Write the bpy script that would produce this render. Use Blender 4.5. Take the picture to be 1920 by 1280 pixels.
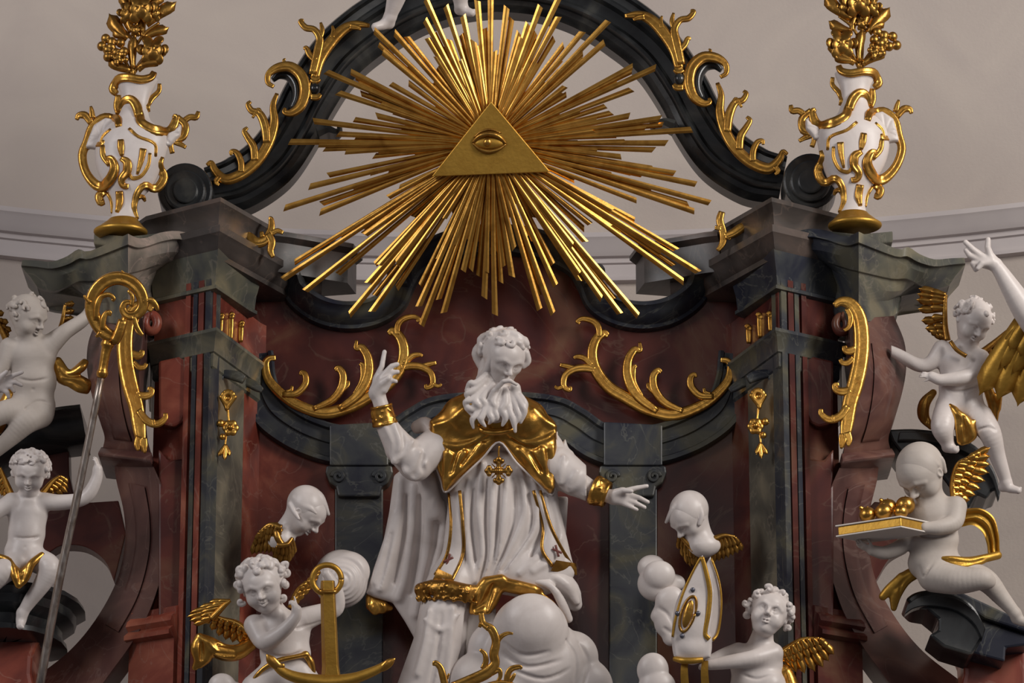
import bpy, bmesh, math, random
import numpy as np
from mathutils import Vector, Matrix
for o in list(bpy.data.objects): bpy.data.objects.remove(o)
SC = bpy.context.scene; COL = SC.collection
# ---------------------------------------------------------------- camera
FPX, DIST, TILT = 8000.0, 20.0, math.radians(18)
TGT = np.array([0.0, 0.0, 7.78])
CF = np.array([0, math.cos(TILT), math.sin(TILT)]); CU = np.array([0, -math.sin(TILT), math.cos(TILT)]); CR = np.array([1.0, 0, 0])
CC = TGT - DIST * CF
cam = bpy.data.cameras.new('camera'); camo = bpy.data.objects.new('camera', cam); COL.objects.link(camo)
cam.sensor_width = 36; cam.lens = FPX / 1920 * 36; cam.clip_end = 200
camo.location = CC; camo.rotation_euler = (math.pi / 2 + TILT, 0, 0)
SC.camera = camo
# ---------------------------------------------------------------- world, daylight, exposure
W = bpy.data.worlds.new('world'); SC.world = W; W.use_nodes = True
W.node_tree.nodes['Background'].inputs[0].default_value = (0.80, 0.75, 0.84, 1)
W.node_tree.nodes['Background'].inputs[1].default_value = 0.085
def area(name, loc, target, sx, sy, power, col):
    l = bpy.data.lights.new(name, 'AREA'); l.shape = 'RECTANGLE'; l.size = sx; l.size_y = sy; l.energy = power; l.color = col
    o = bpy.data.objects.new(name, l); COL.objects.link(o); o.location = loc
    o.rotation_euler = (Vector(target) - Vector(loc)).to_track_quat('-Z', 'Y').to_euler()
area('window_light_right', (7.0, -6.5, 10.5), (0, 0, 7.6), 2.2, 4.5, 680, (1.0, 0.95, 0.90))
area('window_light_left', (-7.5, -7.5, 10.5), (0, 0, 7.6), 2.2, 4.5, 340, (0.98, 0.96, 0.97))
area('window_light_nave_end', (1.0, -17, 9.5), (0, 0, 7.6), 4, 5, 110, (1.0, 0.96, 0.93))
vs = SC.view_settings
vs.view_transform = 'Standard'; vs.look = 'None'; vs.gamma = 1; vs.use_curve_mapping = False; vs.exposure = 0.06
# ---------------------------------------------------------------- picture measurements -> places in the room
def P(px, py, d=0.0):
    r = CF * FPX + CR * (px - 960.0) + CU * (640.0 - py)
    t = (-d - CC[1]) / r[1]
    return CC + t * r
def PM(pts, d):
    return [P(p[0], p[1], d) for p in pts]
AX = 930
def mir(pts): return [(2 * AX - p[0],) + tuple(p[1:]) for p in pts]
PXM = DIST / FPX          # metres per pixel at the altar
class Frame:
    """rigid frame at a measured anchor: x right, y down (pixels), w towards the viewer (pixels)"""
    def __init__(s, px, py, d, upright=False):
        s.o = P(px, py, d); s.a = (px, py)
        if upright:
            s.R = np.array([1.0, 0, 0]); s.U = np.array([0, 0, 1.0]) / math.cos(TILT); s.N = np.array([0, -1.0, 0])
        else:
            n = CC - s.o; n /= np.linalg.norm(n); r = np.cross(CU, n); r /= np.linalg.norm(r)
            s.R = r; s.N = n; s.U = np.cross(n, r)
        s.k = np.dot(s.o - CC, CF) / FPX
    def loc(s, V):
        V = np.asarray(V, float)
        return s.k * ((V[:, 0:1] - s.a[0]) * s.R - (V[:, 1:2] - s.a[1]) * s.U + V[:, 2:3] * s.N)
# ---------------------------------------------------------------- materials
MATS = {}
def mat(name, base, rough=.5, metal=0., spec=.5, c2=None, c3=None, scale=3., bump=0., bscale=20., stretch=(1, 1, 1), vein=None, coat=0., p2=(.35, .65), dist=1.2):
    m = bpy.data.materials.new(name); m.use_nodes = True; nt = m.node_tree; N = nt.nodes; L = nt.links
    b = N['Principled BSDF']; b.inputs['Roughness'].default_value = rough; b.inputs['Metallic'].default_value = metal
    b.inputs['Specular IOR Level'].default_value = spec; b.inputs['Coat Weight'].default_value = coat * .3; b.inputs['Coat Roughness'].default_value = .15
    b.inputs['Base Color'].default_value = (*base, 1)
    g = N.new('ShaderNodeNewGeometry'); mp = N.new('ShaderNodeMapping'); mp.inputs['Scale'].default_value = stretch
    L.new(g.outputs['Position'], mp.inputs[0])
    out = None
    if c2:
        n = N.new('ShaderNodeTexNoise'); n.inputs['Scale'].default_value = scale; n.inputs['Detail'].default_value = 6; n.inputs['Distortion'].default_value = dist
        L.new(mp.outputs[0], n.inputs['Vector'])
        r = N.new('ShaderNodeValToRGB'); e = r.color_ramp.elements
        e[0].position = p2[0]; e[0].color = (*base, 1); e[1].position = p2[1]; e[1].color = (*c2, 1)
        if c3:
            x = e.new((p2[0] + p2[1]) / 2); x.color = (*c3, 1)
        L.new(n.outputs[0], r.inputs[0]); out = r.outputs[0]
    if vein:
        n2 = N.new('ShaderNodeTexNoise'); n2.inputs['Scale'].default_value = scale * .8; n2.inputs['Detail'].default_value = 4; n2.inputs['Distortion'].default_value = 2.5
        L.new(mp.outputs[0], n2.inputs['Vector'])
        r2 = N.new('ShaderNodeValToRGB'); e = r2.color_ramp.elements
        e[0].position = .485; e[0].color = (0, 0, 0, 1); e[1].position = .515; e[1].color = (0, 0, 0, 1); x = e.new(.5); x.color = (1, 1, 1, 1)
        L.new(n2.outputs[0], r2.inputs[0])
        mx = N.new('ShaderNodeMixRGB'); mx.inputs[2].default_value = (*vein, 1)
        ml = N.new('ShaderNodeMath'); ml.operation = 'MULTIPLY'; ml.inputs[1].default_value = .45
        L.new(r2.outputs[0], ml.inputs[0]); L.new(ml.outputs[0], mx.inputs[0]); L.new(out, mx.inputs[1]); out = mx.outputs[0]
    if out: L.new(out, b.inputs['Base Color'])
    if bump:
        n3 = N.new('ShaderNodeTexNoise'); n3.inputs['Scale'].default_value = bscale; n3.inputs['Detail'].default_value = 3
        L.new(g.outputs['Position'], n3.inputs['Vector'])
        bp = N.new('ShaderNodeBump'); bp.inputs['Strength'].default_value = bump; bp.inputs['Distance'].default_value = .01
        L.new(n3.outputs[0], bp.inputs['Height']); L.new(bp.outputs[0], b.inputs['Normal'])
    MATS[name] = m; return m
mat('plaster_wall', (.53, .465, .415), .9, c2=(.47, .41, .375), scale=1.3, bump=.12, bscale=60, spec=.1)
mat('plaster_trim', (.58, .53, .52), .8, c2=(.52, .475, .475), scale=2, spec=.15)
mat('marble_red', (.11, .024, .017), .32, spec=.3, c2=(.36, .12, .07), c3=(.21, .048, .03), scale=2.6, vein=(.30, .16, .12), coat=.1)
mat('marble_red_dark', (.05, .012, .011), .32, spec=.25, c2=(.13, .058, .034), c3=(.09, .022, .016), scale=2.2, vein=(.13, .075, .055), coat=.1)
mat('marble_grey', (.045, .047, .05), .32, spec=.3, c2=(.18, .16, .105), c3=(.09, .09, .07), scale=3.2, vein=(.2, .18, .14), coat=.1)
mat('marble_mauve', (.068, .028, .025), .3, spec=.35, c2=(.18, .088, .065), c3=(.11, .05, .042), scale=2.2, vein=(.2, .13, .11))
mat('marble_olive', (.075, .07, .058), .32, spec=.28, c2=(.20, .175, .125), c3=(.12, .11, .085), scale=2.4, vein=(.24, .21, .16), dist=2.)
mat('marble_grey_lit', (.13, .11, .095), .28, c2=(.30, .235, .195), c3=(.20, .17, .14), scale=4.5, vein=(.45, .33, .28), coat=.1)  # block marble lightened to carry the light falling from the right
mat('marble_red_mid', (.075, .018, .015), .32, spec=.3, c2=(.19, .068, .045), c3=(.11, .03, .022), scale=2.4, vein=(.2, .11, .08))
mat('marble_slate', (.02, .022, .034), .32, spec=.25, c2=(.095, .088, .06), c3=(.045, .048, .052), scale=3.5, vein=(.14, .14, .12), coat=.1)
mat('marble_black', (.012, .013, .014), .25, c2=(.055, .055, .05), c3=(.024, .026, .027), scale=4, coat=.15)
mat('gold', (.64, .35, .075), .32, .97, c2=(.42, .19, .035), scale=12, bump=.16, bscale=40, p2=(.4, .75))
mat('gold_leaf', (.66, .36, .08), .35, .97, c2=(.42, .20, .038), scale=9, bump=.05, bscale=60, p2=(.4, .72))
mat('gold_matte', (.50, .285, .05), .46, .85, c2=(.41, .22, .035), scale=10, bump=.12, bscale=60, p2=(.4, .75))
mat('gold_bronze', (.42, .225, .05), .36, .95, c2=(.27, .125, .026), scale=12, bump=.2, bscale=45, p2=(.4, .7))
mat('white', (.66, .60, .57), .4, c2=(.56, .50, .47), scale=6, bump=.05, bscale=50, spec=.4, p2=(.4, .75))
mat('white_dusty', (.50, .445, .40), .55, c2=(.41, .36, .32), scale=5, bump=.06, bscale=50, spec=.3, p2=(.4, .75))
mat('silver', (.42, .37, .33), .35, .85, c2=(.22, .17, .14), scale=30, stretch=(1, 1, .3))
mat('red_paint', (.16, .045, .035), .5)
mat('jewel', (.12, .12, .15), .2, .5)
mat('paper', (.64, .59, .54), .6)
mat('marble_umber', (.035, .030, .028), .32, c2=(.12, .085, .07), c3=(.065, .055, .05), scale=3.2, vein=(.15, .11, .09), coat=.1, spec=.35)
# ---------------------------------------------------------------- object helpers
def link(name, V, F, material, parent=None, smooth=True, origin=None, M=None):
    me = bpy.data.meshes.new(name)
    V = np.asarray(V, float)
    me.from_pydata([tuple(v) for v in V], [], [tuple(int(i) for i in f) for f in F]) if not isinstance(F, np.ndarray) else _fast(me, V, F)
    me.materials.append(MATS[material]); me.update()
    if smooth: me.polygons.foreach_set('use_smooth', [True] * len(me.polygons))
    o = bpy.data.objects.new(name, me); COL.objects.link(o)
    if origin is not None: o.location = origin
    if parent is not None: o.parent = parent
    return o
def _fast(me, V, F):
    n, k = F.shape
    me.vertices.add(len(V)); me.vertices.foreach_set('co', V.astype(np.float32).ravel())
    me.loops.add(n * k); me.loops.foreach_set('vertex_index', F.astype(np.int32).ravel())
    me.polygons.add(n); me.polygons.foreach_set('loop_start', np.arange(0, n * k, k, dtype=np.int32))
    me.update(calc_edges=True)
def thing(name, label, cat, loc, group=None):
    o = bpy.data.objects.new(name, None); COL.objects.link(o); o.location = loc; o.empty_display_size = .1
    o['label'] = label; o['category'] = cat
    if group: o['group'] = group
    return o
def tag(o, label, cat, group=None):
    o['label'] = label; o['category'] = cat
    if group: o['group'] = group
    return o
def world_part(name, V, F, material, parent, smooth=False, bevel=0, angle=35):
    """V in world coordinates; parented to an unrotated Empty"""
    off = np.array(parent.location) if parent else np.zeros(3)
    if parent and parent.parent: off = off + np.array(parent.parent.location)
    o = link(name, np.asarray(V) - off, F, material, parent, smooth)
    if bevel:
        b = o.modifiers.new('bevel', 'BEVEL'); b.width = bevel; b.segments = 2; b.limit_method = 'ANGLE'; b.angle_limit = math.radians(angle)
    if smooth == 'auto': autosmooth(o)
    return o
def autosmooth(o, ang=40):
    me = o.data; bm = bmesh.new(); bm.from_mesh(me)
    for e in bm.edges:
        if len(e.link_faces) == 2: e.smooth = e.calc_face_angle(0) < math.radians(ang)
    bm.to_mesh(me); bm.free()
def cr(pts, n=8, closed=False):
    """Catmull-Rom through points of any dimension, n steps for each span"""
    p = np.array(pts, float); out = []; m = len(p)
    if m < 3 and not closed:
        t = np.linspace(0, 1, n + 1)[:, None]; return p[0] * (1 - t) + p[-1] * t
    rng = range(m if closed else m - 1)
    for i in rng:
        if closed: a, b, c, e = p[(i - 1) % m], p[i], p[(i + 1) % m], p[(i + 2) % m]
        else: a, b, c, e = p[max(i - 1, 0)], p[i], p[i + 1], p[min(i + 2, m - 1)]
        if not closed and i == 0: a = 2 * b - c
        if not closed and i == m - 2: e = 2 * c - b
        for t in np.linspace(0, 1, n, endpoint=False):
            out.append(.5 * (2 * b + (c - a) * t + (2 * a - 5 * b + 4 * c - e) * t * t + (3 * b - a - 3 * c + e) * t ** 3))
    if not closed: out.append(p[-1])
    return np.array(out)
def extrude(name, outline, d, thick, material, parent, bevel=.006, smooth=False):
    """outline (pixels) on the vertical plane at depth d, extruded backwards"""
    f = np.array(PM(outline, d)); n = len(f); bk = f.copy(); bk[:, 1] += thick
    V = np.vstack([f, bk]); F = [list(range(n))[::-1], list(range(n, 2 * n))]
    for i in range(n):
        j = (i + 1) % n; F.append([i, j, n + j, n + i])
    o = world_part(name, V, F, material, parent, smooth, bevel)
    fixn(o); return o
def fixn(o):
    bm = bmesh.new(); bm.from_mesh(o.data); bmesh.ops.recalc_face_normals(bm, faces=bm.faces); bm.to_mesh(o.data); bm.free()
def moulding(name, path, d, prof, material, parent, scale=None, closed=False, n=8, smooth='auto', cap=True, raw=False):
    """profile (across px, forward m) swept along a path drawn on the vertical plane at depth d"""
    p = np.array(path, float)[:, :2] if raw else cr([q[:2] for q in path], n, closed)
    m = len(p); t = np.gradient(p, axis=0)
    if closed: t = (np.roll(p, -1, 0) - np.roll(p, 1, 0))
    t /= np.linalg.norm(t, axis=1)[:, None] + 1e-9; nn = np.stack([t[:, 1], -t[:, 0]], 1)
    sc = np.ones(m) if scale is None else np.interp(np.linspace(0, 1, m), np.linspace(0, 1, len(scale)), scale)
    k = len(prof); V = []
    for i in range(m):
        for (a, w) in prof:
            q = P(p[i, 0] + nn[i, 0] * a * sc[i], p[i, 1] + nn[i, 1] * a * sc[i], d); q[1] -= w * min(1, sc[i] + .3); V.append(q)
    F = []
    for i in range(m if closed else m - 1):
        for j in range(k):
            a = i * k + j; b = i * k + (j + 1) % k; i2 = (i + 1) % m
            F.append([a, b, i2 * k + (j + 1) % k, i2 * k + j])
    if not closed and cap: F += [list(range(k)), list(range((m - 1) * k, m * k))[::-1]]
    o = world_part(name, V, F, material, parent, False); fixn(o)
    if smooth: 
        o.data.polygons.foreach_set('use_smooth', [True] * len(o.data.polygons)); autosmooth(o, 38)
    return o
def plan_sweep(name, nodes, prof, material, parent, smooth=False, closed_ends=True, inner=.25, bevel=0):
    """horizontal run: nodes world (x, y) left to right, profile (outward m, z) from top to bottom; a solid reaching inwards"""
    p = np.array(nodes, float); m = len(p); d = np.diff(p, axis=0); d /= np.linalg.norm(d, axis=1)[:, None]
    nr = np.stack([d[:, 1], -d[:, 0]], 1); mi = []
    for i in range(m):
        a = nr[max(i - 1, 0)]; b = nr[min(i, m - 2)]; s = a + b; s /= np.linalg.norm(s); s /= max(.35, np.dot(s, b)); mi.append(s)
    mi = np.array(mi); pr = list(prof) + [(-inner, prof[-1][1]), (-inner, prof[0][1])]; k = len(pr); V = []
    for i in range(m):
        for (o_, z) in pr: q = p[i] + mi[i] * o_; V.append((q[0], q[1], z))
    F = []
    for i in range(m - 1):
        for j in range(k): F.append([i * k + j, i * k + (j + 1) % k, (i + 1) * k + (j + 1) % k, (i + 1) * k + j])
    F += [list(range(k)), list(range((m - 1) * k, m * k))]
    o = world_part(name, V, F, material, parent, False, bevel); fixn(o)
    if smooth: o.data.polygons.foreach_set('use_smooth', [True] * len(o.data.polygons)); autosmooth(o, 35)
    return o
def ribbon(name, A, B, thick, material, parent, n=6, waves=None, fr=None, smooth=True, cols=8, bulge=0.):
    """strip between two edge curves. With fr: points (px,py,w) in that frame, thick in px; else (px,py,d) and thick in m"""
    a = cr(A, n); b = cr(B, n); m = min(len(a), len(b)); 
    ia = np.linspace(0, len(a) - 1, m); a = np.stack([np.interp(ia, range(len(a)), a[:, c]) for c in range(3)], 1)
    ib = np.linspace(0, len(b) - 1, m); b = np.stack([np.interp(ib, range(len(b)), b[:, c]) for c in range(3)], 1)
    V = np.zeros((m, cols + 1, 3)); S = np.linspace(0, 1, cols + 1)
    for j, s in enumerate(S):
        V[:, j] = a * (1 - s) + b * s
        V[:, j, 2] += bulge * math.sin(math.pi * s)
        if waves is not None:
            amp, fq, ph, dr = waves; V[:, j, 2] += amp * np.sin(2 * math.pi * (fq * s) + ph + dr * np.linspace(0, 1, m))
    Vf = V.reshape(-1, 3)
    if fr is None:
        Wd = np.array([P(*v) for v in Vf]); bk = Wd.copy(); bk[:, 1] += thick
    else:
        Wd = fr.loc(Vf); Vb = Vf.copy(); Vb[:, 2] -= thick; bk = fr.loc(Vb)
    k = cols + 1; N0 = len(Vf); F = []
    for i in range(m - 1):
        for j in range(cols):
            q = [i * k + j, i * k + j + 1, (i + 1) * k + j + 1, (i + 1) * k + j]; F.append(q); F.append([N0 + x for x in q[::-1]])
    ring = [j for j in range(k)] + [i * k + cols for i in range(1, m)] + [(m - 1) * k + j for j in range(cols - 1, -1, -1)] + [i * k for i in range(m - 2, 0, -1)]
    for i in range(len(ring)):
        x, y = ring[i], ring[(i + 1) % len(ring)]; F.append([x, N0 + x, N0 + y, y])
    V2 = np.vstack([Wd, bk])
    if fr is None: o = world_part(name, V2, F, material, parent, False)
    else: o = link(name, V2, F, material, parent, False)
    fixn(o)
    o.data.polygons.foreach_set('use_smooth', [bool(smooth)] * len(o.data.polygons))
    if smooth: autosmooth(o, 50)
    return o
def stroke(name, fr, pts, material, parent, n=6, flat=.75, groove=.25, seg=12, join=None, w=0., rib=None):
    """carved strap: pts (px, py, r[, w]); grooved lens section swept along the curve"""
    p = [(q[0], q[1], q[2], (q[3] if len(q) > 3 else 0) + w) for q in pts]
    c = cr(p, n); c[:, 2] = np.maximum(c[:, 2], .6)
    m = len(c); t = np.gradient(c[:, [0, 1, 3]], axis=0); t /= np.linalg.norm(t, axis=1)[:, None] + 1e-9
    rib = (.09 if groove >= .3 else 0) if rib is None else rib; seg = 20 if rib else seg
    z = np.array([0, 0, 1.0]); sd = np.cross(t, z); sd /= np.linalg.norm(sd, axis=1)[:, None] + 1e-9
    up = np.cross(sd, t); V = []
    for i in range(m):
        for j in range(seg):
            a = 2 * math.pi * j / seg; ca, sa = math.cos(a), math.sin(a)
            h = flat * sa * (1 - groove * max(0, sa) ** 6)
            if rib and sa > 0: h += rib * (math.cos(9 * a) - 1) * sa; ca *= 1 + rib * .5 * math.cos(9 * a)
            V.append(np.array([c[i, 0], c[i, 1], c[i, 3]]) + c[i, 2] * (sd[i] * ca + up[i] * h))
    F = [[i * seg + j, i * seg + (j + 1) % seg, (i + 1) * seg + (j + 1) % seg, (i + 1) * seg + j] for i in range(m - 1) for j in range(seg)]
    F += [list(range(seg))[::-1], list(range((m - 1) * seg, m * seg))]
    V = np.array(V)
    if join is not None:
        b = sum(len(x) for x in join[0]); join[0].append(V); join[1].extend([[b + i for i in f] for f in F]); return None
    return link(name, fr.loc(V), F, material, parent, True)
def curl(pts, cx, cy, turns, r1, steps=10):
    """continue a stroke list as a spiral round (cx, cy)"""
    x, y, r = pts[-1][:3]; w0 = pts[-1][3] if len(pts[-1]) > 3 else 0
    a0 = math.atan2(y - cy, x - cx); R0 = math.hypot(x - cx, y - cy)
    out = list(pts)
    for i in range(1, steps + 1):
        t = i / steps; a = a0 + turns * 2 * math.pi * t; R = R0 * (1 - .8 * t); out.append((cx + R * math.cos(a), cy + R * math.sin(a), r + (r1 - r) * t, w0 + 3 * t))
    return out
def ball(name, fr, c, r, material, parent, sq=(1, 1, 1), seg=12):
    V = []; F = []
    for i in range(seg + 1):
        a = math.pi * i / seg
        for j in range(seg):
            b = 2 * math.pi * j / seg; V.append((c[0] + r * sq[0] * math.sin(a) * math.cos(b), c[1] + r * sq[1] * math.cos(a), c[2] + r * sq[2] * math.sin(a) * math.sin(b)))
    for i in range(seg):
        for j in range(seg): F.append([i * seg + j, i * seg + (j + 1) % seg, (i + 1) * seg + (j + 1) % seg, (i + 1) * seg + j])
    o = link(name, fr.loc(np.array(V)), F, material, parent, True); return o
def rings(name, fr, R, material, parent, seg=28, n=4, flut=0):
    """turned shape with its own outline: R rows (py, cx, half width, half depth)"""
    c = cr(R, n); V = []; m = len(c)
    for y, cx, hw, hd in c:
        for j in range(seg):
            a = 2 * math.pi * j / seg; f = 1 + (flut * math.cos(seg / 2 * a) if flut else 0); V.append((cx + hw * f * math.cos(a), y, hd * f * math.sin(a)))
    F = [[i * seg + j, (i + 1) * seg + j, (i + 1) * seg + (j + 1) % seg, i * seg + (j + 1) % seg] for i in range(m - 1) for j in range(seg)]
    F += [list(range(seg)), list(range((m - 1) * seg, m * seg))[::-1]]
    o = link(name, fr.loc(np.array(V)), F, material, parent, True); fixn(o); return o

def loft(name, rows, thick, material, parent, n=3, m=3, ang=45):
    """surface through rows of (px, py, d) points, closed backwards by thick metres"""
    G = np.array([cr(r, n) for r in rows]); G = np.stack([cr(G[:, j], m) for j in range(G.shape[1])], 1); R, C = G.shape[:2]
    f = np.array([P(*q) for q in G.reshape(-1, 3)]); b = f.copy(); b[:, 1] += thick; N0 = len(f); F = []
    for i in range(R - 1):
        for j in range(C - 1):
            q = [i * C + j, i * C + j + 1, (i + 1) * C + j + 1, (i + 1) * C + j]; F += [q, [x + N0 for x in q[::-1]]]
    ring = list(range(C)) + [i * C + C - 1 for i in range(1, R)] + [(R - 1) * C + j for j in range(C - 2, -1, -1)] + [i * C for i in range(R - 2, 0, -1)]
    for i in range(len(ring)): x, y = ring[i], ring[(i + 1) % len(ring)]; F.append([x, x + N0, y + N0, y])
    o = world_part(name, np.vstack([f, b]), F, material, parent, False); fixn(o)
    o.data.polygons.foreach_set('use_smooth', [True] * len(o.data.polygons)); autosmooth(o, ang); return o
# ================================================================= the room: apse wall with its cornice
def apse():
    R = 7.8; yb = 1.9; cx = P(930, 520, 0)[0]; cy = yb - R
    nodes = []
    for a in np.linspace(-62, 62, 49):
        r = math.radians(a); nodes.append((cx + R * math.sin(r), cy + R * math.cos(r)))
    zc = P(930, 518, -yb)[2]
    V = []; F = []; zs = [0.0, zc - .1, zc + .3, zc + 1.2, zc + 2.2, zc + 3.2]; inn = [0, 0, 0, 0, .12, .5]
    for z, i_ in zip(zs, inn):
        for (x, y) in nodes:
            vx, vy = x - cx, y - cy; l = math.hypot(vx, vy); V.append((x - vx / l * i_, y - vy / l * i_, z))
    m = len(nodes)
    for i in range(len(zs) - 1):
        for j in range(m - 1): F.append([i * m + j, i * m + j + 1, (i + 1) * m + j + 1, (i + 1) * m + j])
    o = link('wall_back', V, F, 'plaster_wall', None, True); o['kind'] = 'structure'
    prof = [(0, .19), (.13, .19), (.13, .165), (.115, .15), (.095, .11), (.07, .08), (.045, .075), (.045, .05), (.03, .045), (.03, -.02), (.045, -.025), (.045, -.045), (.0, -.05)]
    o = plan_sweep('trim_1', nodes, [(a, zc + z) for a, z in prof], 'plaster_trim', None, True, inner=.05); o['kind'] = 'structure'
apse()
# ================================================================= the altarpiece
AL = thing('altarpiece', 'tall red and dark grey marble altarpiece with wavy mouldings and scrolls', 'altar', P(930, 1330, 0))
DB, DC, DA = .55, .36, 0.0
def xw(px, d, py=650): return P(px, py, d)[0]
def zw(py, d): return P(930, py, d)[2]
SCOOP = [(530, 505), (545, 528), (558, 560), (600, 590), (650, 601), (700, 594), (740, 570), (757, 535), (775, 505), (810, 482), (860, 464), (930, 456)]
SC_FULL = SCOOP + mir(SCOOP[:-1])[::-1]
WAVE = [(478, 660), (484, 712), (505, 764), (550, 800), (600, 822), (640, 831), (700, 836), (745, 822), (785, 795), (830, 775), (930, 768)]
WAVE = [(x, y + 10) for x, y in WAVE]
WAVE_FULL = WAVE + mir(WAVE[:-1])[::-1]
top = cr(SC_FULL, 6)
extrude('back_panel', [(440, 1420), (440, 500)] + [tuple(q) for q in top] + [(1420, 500), (1420, 1420)], 0.0, .2, 'marble_red_dark', AL, bevel=0)
# moulded top edge
moulding('top_moulding', SC_FULL, 0.0, [(24, -.22), (24, .10), (19, .135), (12, .14), (8, .12), (2, .11), (-6, .09), (-14, .05), (-20, .045), (-22, .02), (-22, -.1)], 'marble_slate', AL, n=10)
for s in (0, 1):
    f = (lambda q: q) if s == 0 else mir
    p = f([(757, 545), (748, 520), (738, 512), (732, 520), (738, 530)])
    moulding('scroll', p, 0.03, [(9, 0), (8, .09), (0, .11), (-8, .09), (-9, 0)], 'marble_slate', AL, n=6, scale=[1, .9, .8, .6])
# lower wavy band, with stepped fillets
moulding('wave_moulding', WAVE_FULL, 0.0, [(36, 0), (36, .075), (32, .085), (26, .08), (24, .055), (2, .055), (0, .045), (-22, .045), (-25, .06), (-33, .06), (-36, .04), (-36, 0)], 'marble_slate', AL, n=10)
# pilasters on the panel with ionic capitals
for s in (0, 1):
    f = (lambda q: q) if s == 0 else mir
    pil = extrude('pilaster', f([(628, 1420), (628, 915), (718, 915), (718, 1420)]), .05, .06, 'marble_slate', AL)
    c = [(612, 872), (735, 872), (737, 885), (728, 905), (716, 912), (712, 930), (634, 930), (630, 912), (618, 905), (610, 885)]
    cp = extrude('capital', f(c), .085, .09, 'marble_slate', AL, bevel=.008)
    blk = extrude('frieze_block', f([(618, 796), (728, 790), (728, 872), (618, 872)]), .095, .1, 'marble_slate', AL, bevel=.006)
    for cx_ in (634, 712):
        fr = Frame(*f([(cx_, 893)])[0], .09, True)
        st = curl([(cx_ - 12, 893, 4)], cx_, 893, 1.6, 2.5, 22)
        st = f(st)
        o = stroke('volute', fr, st, 'marble_slate', AL, n=2); o.location = np.array(fr.o) - np.array(AL.location)
for s in (0, 1):
    f = (lambda q: q) if s == 0 else mir
    extrude('side_panel', f([(452, 1420), (452, 745), (505, 780), (560, 815), (628, 840), (628, 1420)]), .012, .03, 'marble_red' if s == 0 else 'marble_red_dark', AL, bevel=.003)  # sunlit left panel gets the brighter red: light put into the colour
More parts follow.
